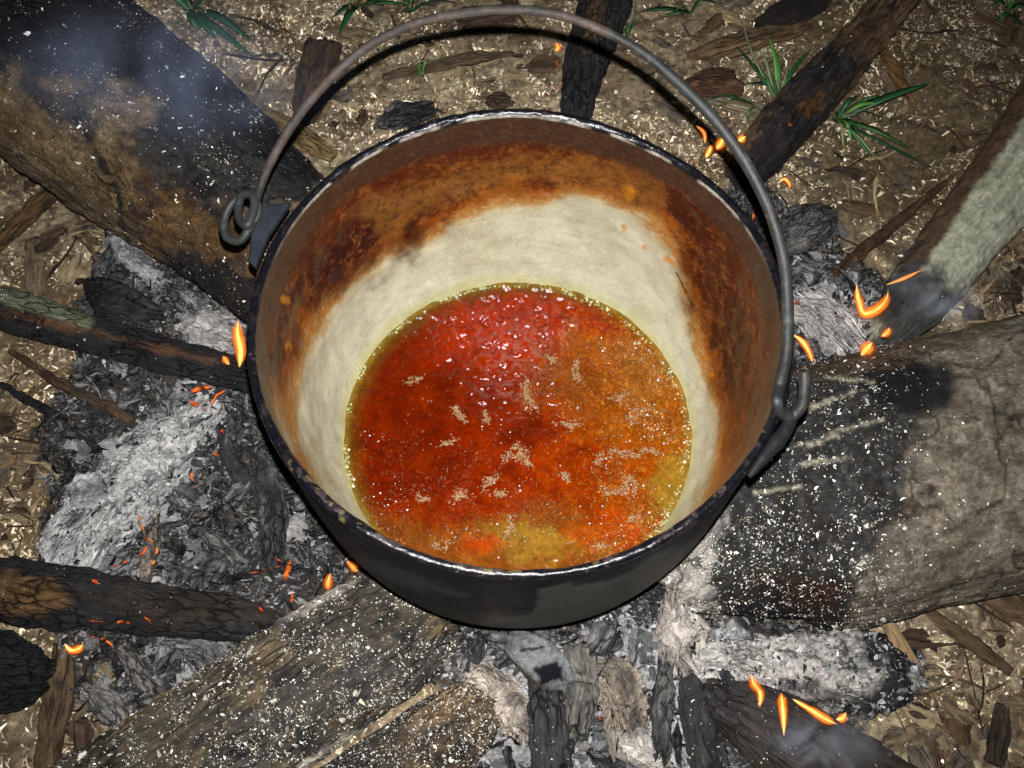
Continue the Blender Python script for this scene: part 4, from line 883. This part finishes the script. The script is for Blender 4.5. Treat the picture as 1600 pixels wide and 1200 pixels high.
q.lay(('p', [(600, 820), (760, 810), (880, 790), (960, 860), (880, 960), (640, 940)]), srgb(130, 80, 22), .7, soft=30, warp=46, ws=24, seed=168)
q.lay(('e', 850, 850, 95, 32, 0), srgb(150, 118, 36), .8, soft=16, warp=30, ws=20)
q.lay(('e', 940, 828, 50, 26, 0), srgb(170, 58, 0), .8, soft=14, warp=22, ws=20, seed=169)
q.lay(('e', 750, 852, 34, 14, 0), srgb(176, 58, 0), .8, soft=10, warp=14, ws=20)
q.lay(('e', 1050, 770, 28, 60, 15), srgb(142, 118, 34), .8, soft=16, warp=26, ws=18, seed=170)
q.lay(('e', 1010, 580, 60, 40, 50), srgb(138, 92, 34), .6, soft=20, warp=36, ws=20, seed=171)
q.lay(('e', 900, 600, 70, 40, 20), srgb(120, 60, 20), .6, soft=20, warp=36, ws=20, seed=172)
ringw = sstep(.134, .153, RQ+.004*fbm(V*30, 173, 3)); q.mix(ringw*sstep(.3, -.3, np.cos(PH.ravel()+.9)), srgb(96, 66, 12), .8)
q.mix(sstep(.147, .155, RQ), srgb(140, 124, 46), .6)
q.mix(sstep(.1, .6, fbm(V*420, 176, 3, .7))*sstep(780, 1000, q.x), srgb(190, 130, 40), .5); q.gain(4, .25, 174); q.gain(14, .18, 175); q.c *= np.array([.66, .60, .6])
SYC = q.c.copy(); o = mesh('liquid_surface', V, gridfaces(nr_, nphi, True), M['syrup'], C=q.c); under(o, syr)

def bubbles(name, x, y, z, rad, cols, label, na=8, dome=.9, mat='bubble'):
    """domes of froth as one mesh"""
    n = len(x); th = np.linspace(0, 2*PI, na, endpoint=False)
    el = [0, .55, 1.05]; V = []
    for e in el: V.append(np.stack([x[:, None]+rad[:, None]*math.cos(e)*np.cos(th), y[:, None]+rad[:, None]*math.cos(e)*np.sin(th), z[:, None]+rad[:, None]*dome*math.sin(e)+0*th[None]], -1))
    V = np.concatenate(V+[np.stack([x, y, z+rad*dome], -1)[:, None]], 1); m = V.shape[1]; b = np.arange(n)[:, None]*m
    i = np.arange(na); j = (i+1) % na
    Q = np.concatenate([(b[:, :, None]+np.stack([k*na+i, k*na+j, (k+1)*na+j, (k+1)*na+i], -1)[None]).reshape(-1, 4) for k in range(2)])
    T3 = (b[:, :, None]+np.stack([2*na+i, 2*na+j, np.full(na, 3*na)], -1)[None]).reshape(-1, 3)
    o = mesh(name, V.reshape(-1, 3), [Q, T3], M[mat], C=np.repeat(cols, m, 0)); under(o, syr); o['kind'] = 'stuff'; o['label'] = label; return o
r = np.random.default_rng(44)
# froth ring along the wall
n = 4200; a = r.uniform(0, 2*PI, n); rad_ = np.clip(r.gamma(3, .00017, n), .0003, .0016)*(1+.6*np.exp(-((a-1.1)/.5)**2)); rq = .1552-np.abs(r.normal(0, .0017, n))*(1+.8*(np.cos(a) > .2))-rad_*.3
keep = fbm(np.stack([np.cos(a)*5, np.sin(a)*5, 0*a], -1), 180, 3)+.55*np.cos(a-.6)+.35 > -.1
a, rad_, rq = a[keep], rad_[keep], rq[keep]; n = len(a)
bubbles('froth_ring', rq*np.cos(a), rq*np.sin(a), np.full(n, LIQ+.001), rad_, pick([srgb(160, 156, 108), srgb(126, 118, 56), srgb(186, 182, 152), srgb(96, 84, 32)], n, r, .15), 'ring of pale yellow bubbles along the wall')
# froth over the surface (tiny)
n = 42000; rr_ = .152*np.sqrt(r.random(n)); a = r.uniform(0, 2*PI, n); x = rr_*np.cos(a); y = rr_*np.sin(a)
px, py = proj(np.stack([x, y, 0*x+LIQ], -1)); Q3 = np.stack([x, y, 0*x], -1)
dens = .10+.9*sstep(860, 980, px)*sstep(440, 560, py)+.55*sstep(640, 800, py)+.5*sstep(60, 0, np.hypot((px-850)/1.4, py-620))
dens = dens*(.15+1.2*sstep(-.35, .5, fbm(Q3*38, 181, 4, .6)))*(.25+.75*sstep(560, 640, py+.35*(px-700)))
keep = r.random(n) < dens*.8
x, y, px, py = x[keep], y[keep], px[keep], py[keep]; n = len(x)
rad_ = np.clip(r.gamma(1.8, .00022, n)+.00025, .0003, .0018)
yel = sstep(830, 1060, px)[:, None]; cols = pick([srgb(134, 60, 8), srgb(150, 84, 22), srgb(104, 34, 2)], n, r, .25)*(1-yel)+pick([srgb(150, 112, 40), srgb(132, 88, 28), srgb(168, 140, 66)], n, r, .2)*yel
ii = np.clip((np.hypot(x, y)/.1555)**(1/.75)*(nr_-1), 0, nr_-1).astype(int); jj = (np.arctan2(y, x)/(2*PI)*1000).astype(int) % 1000
cols = SYC[ii*1000+jj]*np.exp(r.normal(.12, .25, (n, 1)))*.85+.15*cols
bubbles('froth', x, y, np.full(n, LIQ+.0009), rad_, cols, 'fine sparkling froth on the syrup', 7)
g_ = r.random(n) < .035+.06*fbm(np.stack([x, y, 0*x], -1)*60, 182, 3); ng = int(g_.sum())
bubbles('froth_glint', x[g_]+.0006, y[g_], np.full(ng, LIQ+.0014), np.clip(rad_[g_], .0005, .0012)*r.uniform(.6, 1.25, ng), np.tile([.95, .90, .86], (ng, 1)), 'bright metallic domes added among the froth to imitate flash glints', 8, 1., 'glint')  # pale metal domes added to the froth for the sparkle of the flash
# beige foam rafts
def raft(px, py, L, W, ang, seed):
    r = np.random.default_rng(seed); c = P(px, py, LIQ); k = depth(c)/FOC; n = int(60+L*W*.55)
    u = r.normal(0, .27, n); v = r.normal(0, .27, n); v = v+.5*fbm(np.stack([u*2.2, u*0, u*0+seed], -1), seed, 2)
    keep = fbm(np.stack([u*3, v*3, u*0+seed], -1), seed+1, 3) > -.35; u, v = u[keep]*L*k*1.15, v[keep]*W*k*1.3; n = len(u)
    x = c[0]+u*math.cos(ang)-v*math.sin(ang); y = c[1]+u*math.sin(ang)+v*math.cos(ang)
    o = bubbles('foam_patch', x, y, np.full(n, LIQ+.0012), r.uniform(.0004, .0008, n), pick([srgb(140, 108, 70), srgb(118, 82, 50), srgb(158, 128, 92)], n, r, .12), 'pale beige fleck of foam', 7, .5, 'foam')
    del o['kind']
for k, (a_, b_, L_, W_, g_) in enumerate([(826, 618, 44, 13, -75), (903, 580, 34, 9, -80), (862, 560, 18, 10, 10), (646, 596, 22, 8, 20), (712, 640, 14, 8, -50), (720, 652, 20, 8, -55), (760, 652, 20, 8, -60),
    (888, 660, 34, 12, -10), (965, 622, 30, 10, 10), (1000, 650, 34, 14, 20), (805, 712, 30, 18, -10), (820, 722, 24, 9, -30), (940, 715, 26, 10, 20), (975, 708, 40, 9, 5), (1015, 706, 24, 8, 5),
    (768, 755, 28, 12, 50), (882, 745, 18, 8, -50), (985, 745, 18, 26, 0), (960, 768, 34, 14, -15), (716, 775, 24, 14, 0), (782, 772, 20, 8, 0), (660, 778, 22, 7, -40), (795, 825, 30, 9, 55), (992, 815, 18, 14, 0), (940, 850, 26, 10, 40), (700, 690, 24, 6, 20), (690, 850, 24, 10, 10)]):
    raft(a_, b_, L_, W_, math.radians(g_), 200+k)

# ------------------------------------------------------------------ flames and embers
def ribbon(px_pts, widths, z0, z1, n=60, na=14, seed=0):
    m = len(px_pts); zz = np.linspace(z0, z1, m); pts = []
    for (x, y), z, w_ in zip(px_pts, zz, widths): c = P(x, y, z); pts.append([*c, w_*.42*depth(c)/FOC])
    A = spline(pts, n); V, F, T = tube(A[:, :3], 1., na, n, seed, cap=False)
    R = np.maximum(A[:, 3], .0003)*(1+.22*fbm(A[:, :3]*70+seed, 77, 2)); C0 = A[:, None, :3]; V = V.reshape(n, na, 3); V = C0+(V-V.mean(1, keepdims=True))/(np.linalg.norm(V-V.mean(1, keepdims=True), axis=2, keepdims=True)+1e-9)*R[:, None, None]
    return V.reshape(-1, 3), F, np.linspace(0, 1, n).repeat(na)
def flame(pts, widths, label, z0=.05, z1=.09, hot=1., group=None):
    V, F, s = ribbon(pts, widths, z0, z1); heat = np.clip(np.sin(PI*np.clip(s*.85+.12, 0, 1))**.6*hot, 0, 1.2)[:, None]
    C = np.array([.8, .17, .01])*(1-np.clip(heat, 0, 1))+np.array([1., .62, .22])*np.clip(heat, 0, 1)
    C = C*(.35+.75*heat); C = np.concatenate([C, np.clip(np.sin(PI*np.clip(s*.9+.06, 0, 1))[:, None]*1.5, 0, 1)], 1); o = mesh('flame', V, F, M['flame'], C=C); bpy.data.objects.remove(o); t = as_thing('flame', label, 'flame', V[0])
    A_ = V.reshape(-1, 14, 3); cc_ = A_.mean(1, keepdims=True); kk_ = np.interp(np.linspace(0, 1, len(A_)), [0, .25, .7, 1], [.75, .62, .38, .1])[:, None, None]
    CC = C.copy(); CC[:, :3] = np.array([1., .58, .17])*np.clip(.25+.8*heat, 0, 1.05)
    o = mesh('core', (cc_+(A_-cc_)*kk_).reshape(-1, 3), F, M['flame'], C=CC); under(o, t)
    CB = C.copy(); CB[:, :3] = np.array([1., .30, .03])*(.55+.45*heat); o = mesh('body', (cc_+(A_-cc_)*1.25).reshape(-1, 3), F, M['body'], C=CB); under(o, t)
    A_ = V.reshape(-1, 14, 3); c_ = A_.mean(1, keepdims=True); V2 = (c_+(A_-c_)*2.4+np.clip(A_-c_, -1, 1)*0).reshape(-1, 3)
    o2 = mesh('glow', V2, F, M['halo'], C=np.concatenate([np.tile([1., .25, .03], (len(V2), 1)), C[:, 3:]*.8], 1)); under(o2, t)
flame([(374, 574), (376, 548), (371, 520), (373, 494)], [8, 19, 17, 2], 'tallest white-hot flame, at the end of the green-barked stick', .06, .12, 1.1)
flame([(358, 570), (352, 562), (348, 555)], [4, 9, 2], 'faint orange flame at the foot of the tallest flame', .06, .07, .3)
flame([(512, 920), (513, 908), (517, 892)], [14, 15, 2], 'small pointed flame at the near left foot of the pot', .06, .09)
flame([(556, 892), (548, 883), (540, 876)], [10, 8, 2], 'orange flicker half hidden under the pot, left front', .07, .08, .2)
flame([(100, 1006), (112, 1016), (122, 1014), (132, 1004)], [3, 14, 14, 2], 'small cup-shaped flame under the lowest stick at the lower left', .05, .06)
flame([(1103, 246), (1110, 232), (1108, 226)], [10, 9, 2], 'left one of the small flames behind the handle, upper right', .07, .09, .8)
flame([(1120, 232), (1126, 224), (1132, 212)], [10, 15, 3], 'brightest small flame right behind the handle wire, upper right', .07, .09, 1.)
flame([(1152, 222), (1159, 217), (1166, 213)], [4, 12, 3], 'right one of the small flames behind the handle, at the burning stick end', .07, .08, .8)
flame([(1102, 224), (1100, 208), (1086, 195)], [5, 6, 2], 'thin red tongue above the small flames behind the handle', .07, .09, .1)
flame([(1216, 286), (1224, 280), (1234, 290), (1230, 296)], [3, 6, 7, 2], 'orange arc of flame below the black end of the long split stick', .05, .06, .4)
flame([(1338, 442), (1342, 470), (1352, 490), (1372, 482), (1386, 464), (1388, 450)], [3, 13, 16, 15, 13, 2], 'U-shaped orange flame in the ash right of the pot', .05, .07, .55)
flame([(1385, 445), (1410, 436), (1442, 421)], [3, 6, 2], 'thin orange streak of flame on the edge of the pale branch', .08, .10, .25)
flame([(1345, 556), (1354, 545), (1364, 534)], [6, 18, 8], 'short fat flame at the upper edge of the broad log', .10, .12, .7)
flame([(1376, 526), (1386, 520), (1390, 510)], [6, 13, 3], 'tiny flame above the short fat flame at the broad log', .10, .12, .5)
flame([(1238, 522), (1252, 532), (1264, 550), (1271, 571)], [4, 12, 12, 4], 'bright bent streak of flame between the handle hook and the ash block', .08, .10, .95)
flame([(1187, 1106), (1188, 1084), (1178, 1068), (1171, 1048)], [6, 13, 17, 3], 'hooked flame, leftmost of the row at the bottom right', .06, .10, .7)
flame([(1225, 1150), (1224, 1120), (1222, 1096), (1220, 1078)], [2, 12, 15, 4], 'tallest flame of the row at the bottom right', .07, .10, 1.)
flame([(1238, 1092), (1265, 1108), (1295, 1126), (1312, 1133)], [5, 11, 11, 2], 'slanting streak of flame in the row at the bottom right', .07, .09, .85)
flame([(1306, 1124), (1316, 1122), (1322, 1112)], [4, 12, 2], 'small flame at the right end of the row at the bottom right', .08, .09, .9)
flame([(868, 80), (872, 74), (868, 66)], [5, 11, 3], 'small orange flame beside the short black stick behind the pot', .02, .03, .3)

def ember(pts, widths, label, z=.05, hot=.3, group='glowing cracks in the embers'):
    V, F, s = ribbon(pts, widths, z, z+.004, 70, 10); V = V+.0011*np.stack([fbm(V*150, 302+k_, 3) for k_ in range(3)], -1); f_ = (.12+.95*sstep(-.35, .5, fbm(V*170, 301, 3)))[:, None]
    C = (np.array([1., .11, .02])*(1-hot)+np.array([1., .38, .06])*hot)*f_
    C = np.concatenate([C, np.clip(f_*1.6-.15, 0, 1)*np.clip(np.sin(PI*np.clip(s, .02, .98))[:, None]*2, 0, 1)], 1)
    o = mesh('ember', V, F, M['ember'], C=C); origin_to(o, V[0]); tag(o, label, 'ember', None)
ember([(298, 612), (315, 606), (330, 604)], [6, 10, 4], 'red glowing patch just under the green-barked stick')
ember([(296, 628), (312, 634), (322, 640)], [5, 9, 3], 'lower left red patch beside the small white ash cube', hot=.1)
ember([(328, 640), (334, 622), (352, 608)], [4, 4, 4], 'forked red line right of the white ash cube')
ember([(300, 740), (300, 752)], [6, 3], 'orange tip of the curved charcoal beside the ash-grey log', hot=.5)
ember([(330, 706), (338, 712)], [7, 5], 'small orange spot in the charcoal left of the pot', hot=.6)
ember([(346, 672), (350, 680)], [5, 4], 'red spot at the top of the slanting charcoal', hot=.2)
ember([(160, 892), (200, 876), (225, 862), (230, 850), (226, 838)], [2, 3, 4, 4, 2], 'long thin glowing edge above the lowest stick', hot=.2)
ember([(226, 838), (238, 846), (244, 862), (240, 878), (224, 892)], [2, 4, 5, 6, 3], 'brightest forked glowing crack above the lowest stick', hot=.7)
ember([(215, 800), (218, 812), (224, 830)], [2, 4, 2], 'short glowing edge on top of the pale sliver', hot=.4)
ember([(388, 896), (410, 892), (440, 880), (428, 870)], [2, 3, 3, 3], 'thin red crack at the foot of the largest charcoal piece', hot=.2)
ember([(458, 866), (450, 890), (446, 908)], [3, 10, 10], 'wide orange ember glow left of the small pointed flame', hot=.4, z=.06)
ember([(456, 926), (458, 940)], [9, 8], 'orange ember at the right end of the lowest stick', hot=.35, z=.06)
ember([(404, 950), (410, 955)], [7, 4], 'dull orange spot on top of the lowest stick', z=.075, hot=.2)
ember([(148, 908), (152, 912)], [8, 6], 'dull orange spot on the upper edge of the lowest stick', z=.08, hot=.2)
ember([(140, 970), (170, 972), (196, 972), (210, 978)], [3, 4, 5, 2], 'red glowing line under the lowest stick', hot=.3)
ember([(215, 960), (232, 968), (240, 984)], [2, 3, 2], 'curved red line at the belly of the lowest stick', hot=.2)
ember([(140, 992), (160, 1000), (178, 1012)], [3, 5, 4], 'orange glowing splinter right of the cup-shaped flame', hot=.4)
ember([(904, 58), (903, 66)], [5, 4], 'upper red spot on the short black stick', z=.03)
ember([(948, 76), (950, 80)], [3, 3], 'right-hand red spot on the short black stick', z=.04, hot=.5)
ember([(874, 134), (873, 140)], [3, 3], 'lower red spot on the short black stick', z=.03)
ember([(870, 98), (873, 102)], [7, 6], 'orange spot on the soil beside the short black stick', z=.02, hot=.4)
ember([(1234, 193), (1238, 197)], [7, 5], 'orange spot on the burning side of the long split stick', z=.09, hot=.6)
ember([(1238, 470), (1248, 476)], [14, 8], 'reddish glow in the ash beside the handle', z=.05, hot=.1)
ember([(1176, 335), (1177, 345)], [4, 3], 'red spot behind the handle at the right of the rim', z=.06)
ember([(936, 1118), (934, 1126)], [5, 5], 'dull red spot on the cracked grey plank', z=.05, hot=.2)
ember([(182, 905), (188, 900)], [10, 8], 'dark red coal under the glowing edge above the lowest stick', z=.045, hot=0)

# ------------------------------------------------------------------ grass
def blade(pts, wd, z, colr, parent, seed):
    pts3 = [P(x, y, zz) for (x, y), zz in zip(pts, z)]; n = 14; A = spline(np.array(pts3), n); t = np.gradient(A, axis=0); t /= np.linalg.norm(t, axis=1)[:, None]
    s = np.cross(t, [0, 0, 1.]); s /= np.linalg.norm(s, axis=1)[:, None]+1e-9; u = np.cross(s, t); k = np.linspace(0, 1, n); W = wd*depth(A[0])/FOC/2*np.clip(np.sin(PI*(k*.85+.15))**.7, .03, 1)
    rows = [A+s*W[:, None]+u*.0004, A-u*(W*.35)[:, None], A-s*W[:, None]+u*.0004, A-u*(W*.35)[:, None]-u*.0004]
    V = np.stack(rows, 1).reshape(-1, 3); F = gridfaces(n, 4, True); C = np.tile(colr, (len(V), 1))*np.exp(.25*fbm(V*120, seed, 2))[:, None]
    o = mesh('blade', V, F, M['leaf'], C=C, T=np.stack([np.repeat(k*.1, 4), np.tile([1, 0, -1, 0], n)*.003, 0*np.repeat(k, 4)], -1)); under(o, parent)
G1 = srgb(58, 104, 46); G2 = srgb(92, 138, 60); G3 = srgb(30, 76, 40); G4 = srgb(120, 128, 92)
def tuft(base, tips, label, z0=.01, seed=0):
    t = as_thing('grass_tuft', label, 'grass', P(*base, z0)); r = random.Random(seed)
    tips = list(tips)
    for k_ in range(9 if len(tips) > 4 else 2):
        a_, b_ = r.choice(tips), r.choice(tips); f_ = r.random(); g_ = r.uniform(.35, .85)
        tips.append((base[0]+(a_[0]*f_+b_[0]*(1-f_)-base[0])*g_+r.uniform(-12, 12), base[1]+(a_[1]*f_+b_[1]*(1-f_)-base[1])*g_+r.uniform(-10, 10), r.uniform(2, 4.5), a_[3]*.7, r.choice([G1, G3, G4, srgb(150, 130, 84), srgb(112, 100, 62)])))
    for i, (tx, ty, w_, zt, c) in enumerate(tips):
        mx, my = (base[0]+tx)/2+r.uniform(-8, 8), (base[1]+ty)/2-r.uniform(2, 14)
        blade([base, (mx, my), (tx, ty)], w_, (z0, (z0+zt)/2+.012, zt), c, t, seed+i)
tuft((1216, 160), [(1202, 58, 9, .05, G2), (1206, 66, 7, .05, G1), (1192, 74, 6, .05, G4), (1150, 72, 6, .03, G3), (1158, 30, 4, .04, G4), (1166, 130, 6, .02, G3), (1180, 118, 6, .03, G1), (1268, 76, 6, .03, G3), (1230, 128, 6, .03, G1), (1196, 100, 7, .03, G2)], 'upright grass tuft left of the long split stick', .02, 401)
tuft((1308, 186), [(1452, 130, 13, .05, G3), (1380, 160, 9, .04, G2), (1420, 232, 9, .02, G1), (1372, 252, 7, .02, G4), (1362, 246, 8, .02, G1), (1455, 262, 5, .01, G3), (1330, 225, 6, .02, G2), (1392, 150, 6, .04, G1), (1340, 150, 8, .03, G3), (1318, 232, 6, .02, G4)], 'spreading grass tuft right of the long split stick, with one long arching blade', .02, 411)
tuft((300, 14), [(338, 60, 16, .03, G3), (392, 62, 14, .02, G3), (395, 88, 12, .02, G3), (250, -8, 26, .03, G3), (345, -6, 22, .03, G3), (310, 50, 14, .02, G3)], 'dark green grass with broad blades at the top left corner', .02, 421)
tuft((560, 10), [(530, 55, 12, .02, G3), (592, 0, 12, .03, G3), (520, 28, 10, .02, G3), (640, 8, 8, .02, G1), (570, -20, 12, .03, G3)], 'low dark green blades at the top edge left of the handle top', .01, 425)
tuft((640, 20), [(636, -4, 12, .02, G1), (712, 4, 4, .01, G3), (628, 18, 8, .02, G3), (660, -8, 8, .03, G1)], 'small green sprig at the top edge above the handle', .01, 431)
tuft((657, 122), [(664, 100, 5, .02, G1), (668, 96, 3, .02, G2)], 'lone short green blade on the sawdust behind the pot', .01, 435)
tuft((1080, 20), [(1000, 18, 9, .02, G3), (1040, 22, 8, .02, G1), (1120, 4, 7, .02, G3)], 'flat green blades at the top edge right of the short black stick', .01, 441)
tuft((1572, 20), [(1560, 34, 10, .02, G3), (1600, 40, 9, .02, G3), (1584, -6, 10, .03, G1), (1548, 8, 9, .02, G3), (1612, 10, 10, .02, G3)], 'dark grass at the top right corner', .01, 445)
tuft((980, 60), [(992, 10, 4, .04, G3), (986, 40, 4, .03, G3)], 'thin dark blades beside the short black stick', .01, 448)
tuft((1180, 165), [(1100, 158, 4, .02, G3), (1128, 168, 3, .01, G3), (1166, 196, 4, .01, G1)], 'stray flat blades over the pale bark strip', .02, 450)

# ------------------------------------------------------------------ smoke wisps
def smoke(cx, cy, z, rx, ry, rz, dens, label, sc=22, thr=.5, colr=(.75, .82, .95), rot=0.):
    c = P(cx, cy, z); k = depth(c)/FOC; th = np.linspace(0, 2*PI, 24, endpoint=False); la = np.linspace(-PI/2+.01, PI/2-.01, 14)
    V = np.stack([np.cos(la)[:, None]*np.cos(th)[None], np.cos(la)[:, None]*np.sin(th)[None], np.sin(la)[:, None]+0*th[None]], -1).reshape(-1, 3)
    V = V*(1+.12*fbm(V*1.6+cx, 3, 2))[:, None]*np.array([rx*k, ry*k, rz]); F = gridfaces(14, 24, True)[:, ::-1]
    co, si = math.cos(rot), math.sin(rot); V = np.stack([V[:, 0]*co-V[:, 1]*si, V[:, 0]*si+V[:, 1]*co, V[:, 2]], -1)
    m = bpy.data.materials.new('smoke'); m.use_nodes = True; t = m.node_tree; N = t.nodes; L = t.links; N.remove(N['Principled BSDF'])
    pv = N.new('ShaderNodeVolumePrincipled'); pv.inputs['Color'].default_value = (*colr, 1); pv.inputs['Anisotropy'].default_value = -.2
    tc = N.new('ShaderNodeTexCoord'); nz = N.new('ShaderNodeTexNoise'); nz.inputs['Scale'].default_value = sc; nz.inputs['Detail'].default_value = 2; nz.inputs['Distortion'].default_value = 1.4
    L.new(tc.outputs['Object'], nz.inputs[0])
    gr = N.new('ShaderNodeVectorMath'); gr.operation = 'DIVIDE'; L.new(tc.outputs['Object'], gr.inputs[0]); gr.inputs[1].default_value = (rx*k, ry*k, rz)
    ln = N.new('ShaderNodeVectorMath'); ln.operation = 'LENGTH'; L.new(gr.outputs[0], ln.inputs[0])
    fo = N.new('ShaderNodeMapRange'); fo.inputs[1].default_value = .86; fo.inputs[2].default_value = .15; fo.interpolation_type = 'SMOOTHSTEP'; L.new(ln.outputs['Value'], fo.inputs[0])
    mr = N.new('ShaderNodeMapRange'); mr.inputs[1].default_value = thr; mr.inputs[2].default_value = thr+.22; mr.inputs[4].default_value = dens; L.new(nz.outputs[0], mr.inputs[0])
    mu = N.new('ShaderNodeMath'); mu.operation = 'MULTIPLY'; L.new(mr.outputs[0], mu.inputs[0]); L.new(fo.outputs[0], mu.inputs[1]); L.new(mu.outputs[0], pv.inputs['Density'])
    L.new(pv.outputs[0], N['Material Output'].inputs['Volume'])
    o = mesh('smoke', V, F, m); o.location = c; tag(o, label, None, None, 'stuff'); return o
smoke(1490, 470, .16, 75, 60, .04, 22, 'blue smoke wisp rising off the pale branch', 30, .48)
smoke(1300, 1160, .12, 150, 70, .03, 16, 'grey smoke over the smouldering slab at the bottom right', 24, .46)
smoke(250, 110, .34, 380, 200, .06, 3.0, 'thin bluish smoke drifting over the big log', 9, .40, (.55, .68, 1.))
smoke(1420, 430, .2, 60, 90, .04, 10, 'faint smoke above the U-shaped flame', 26, .5)
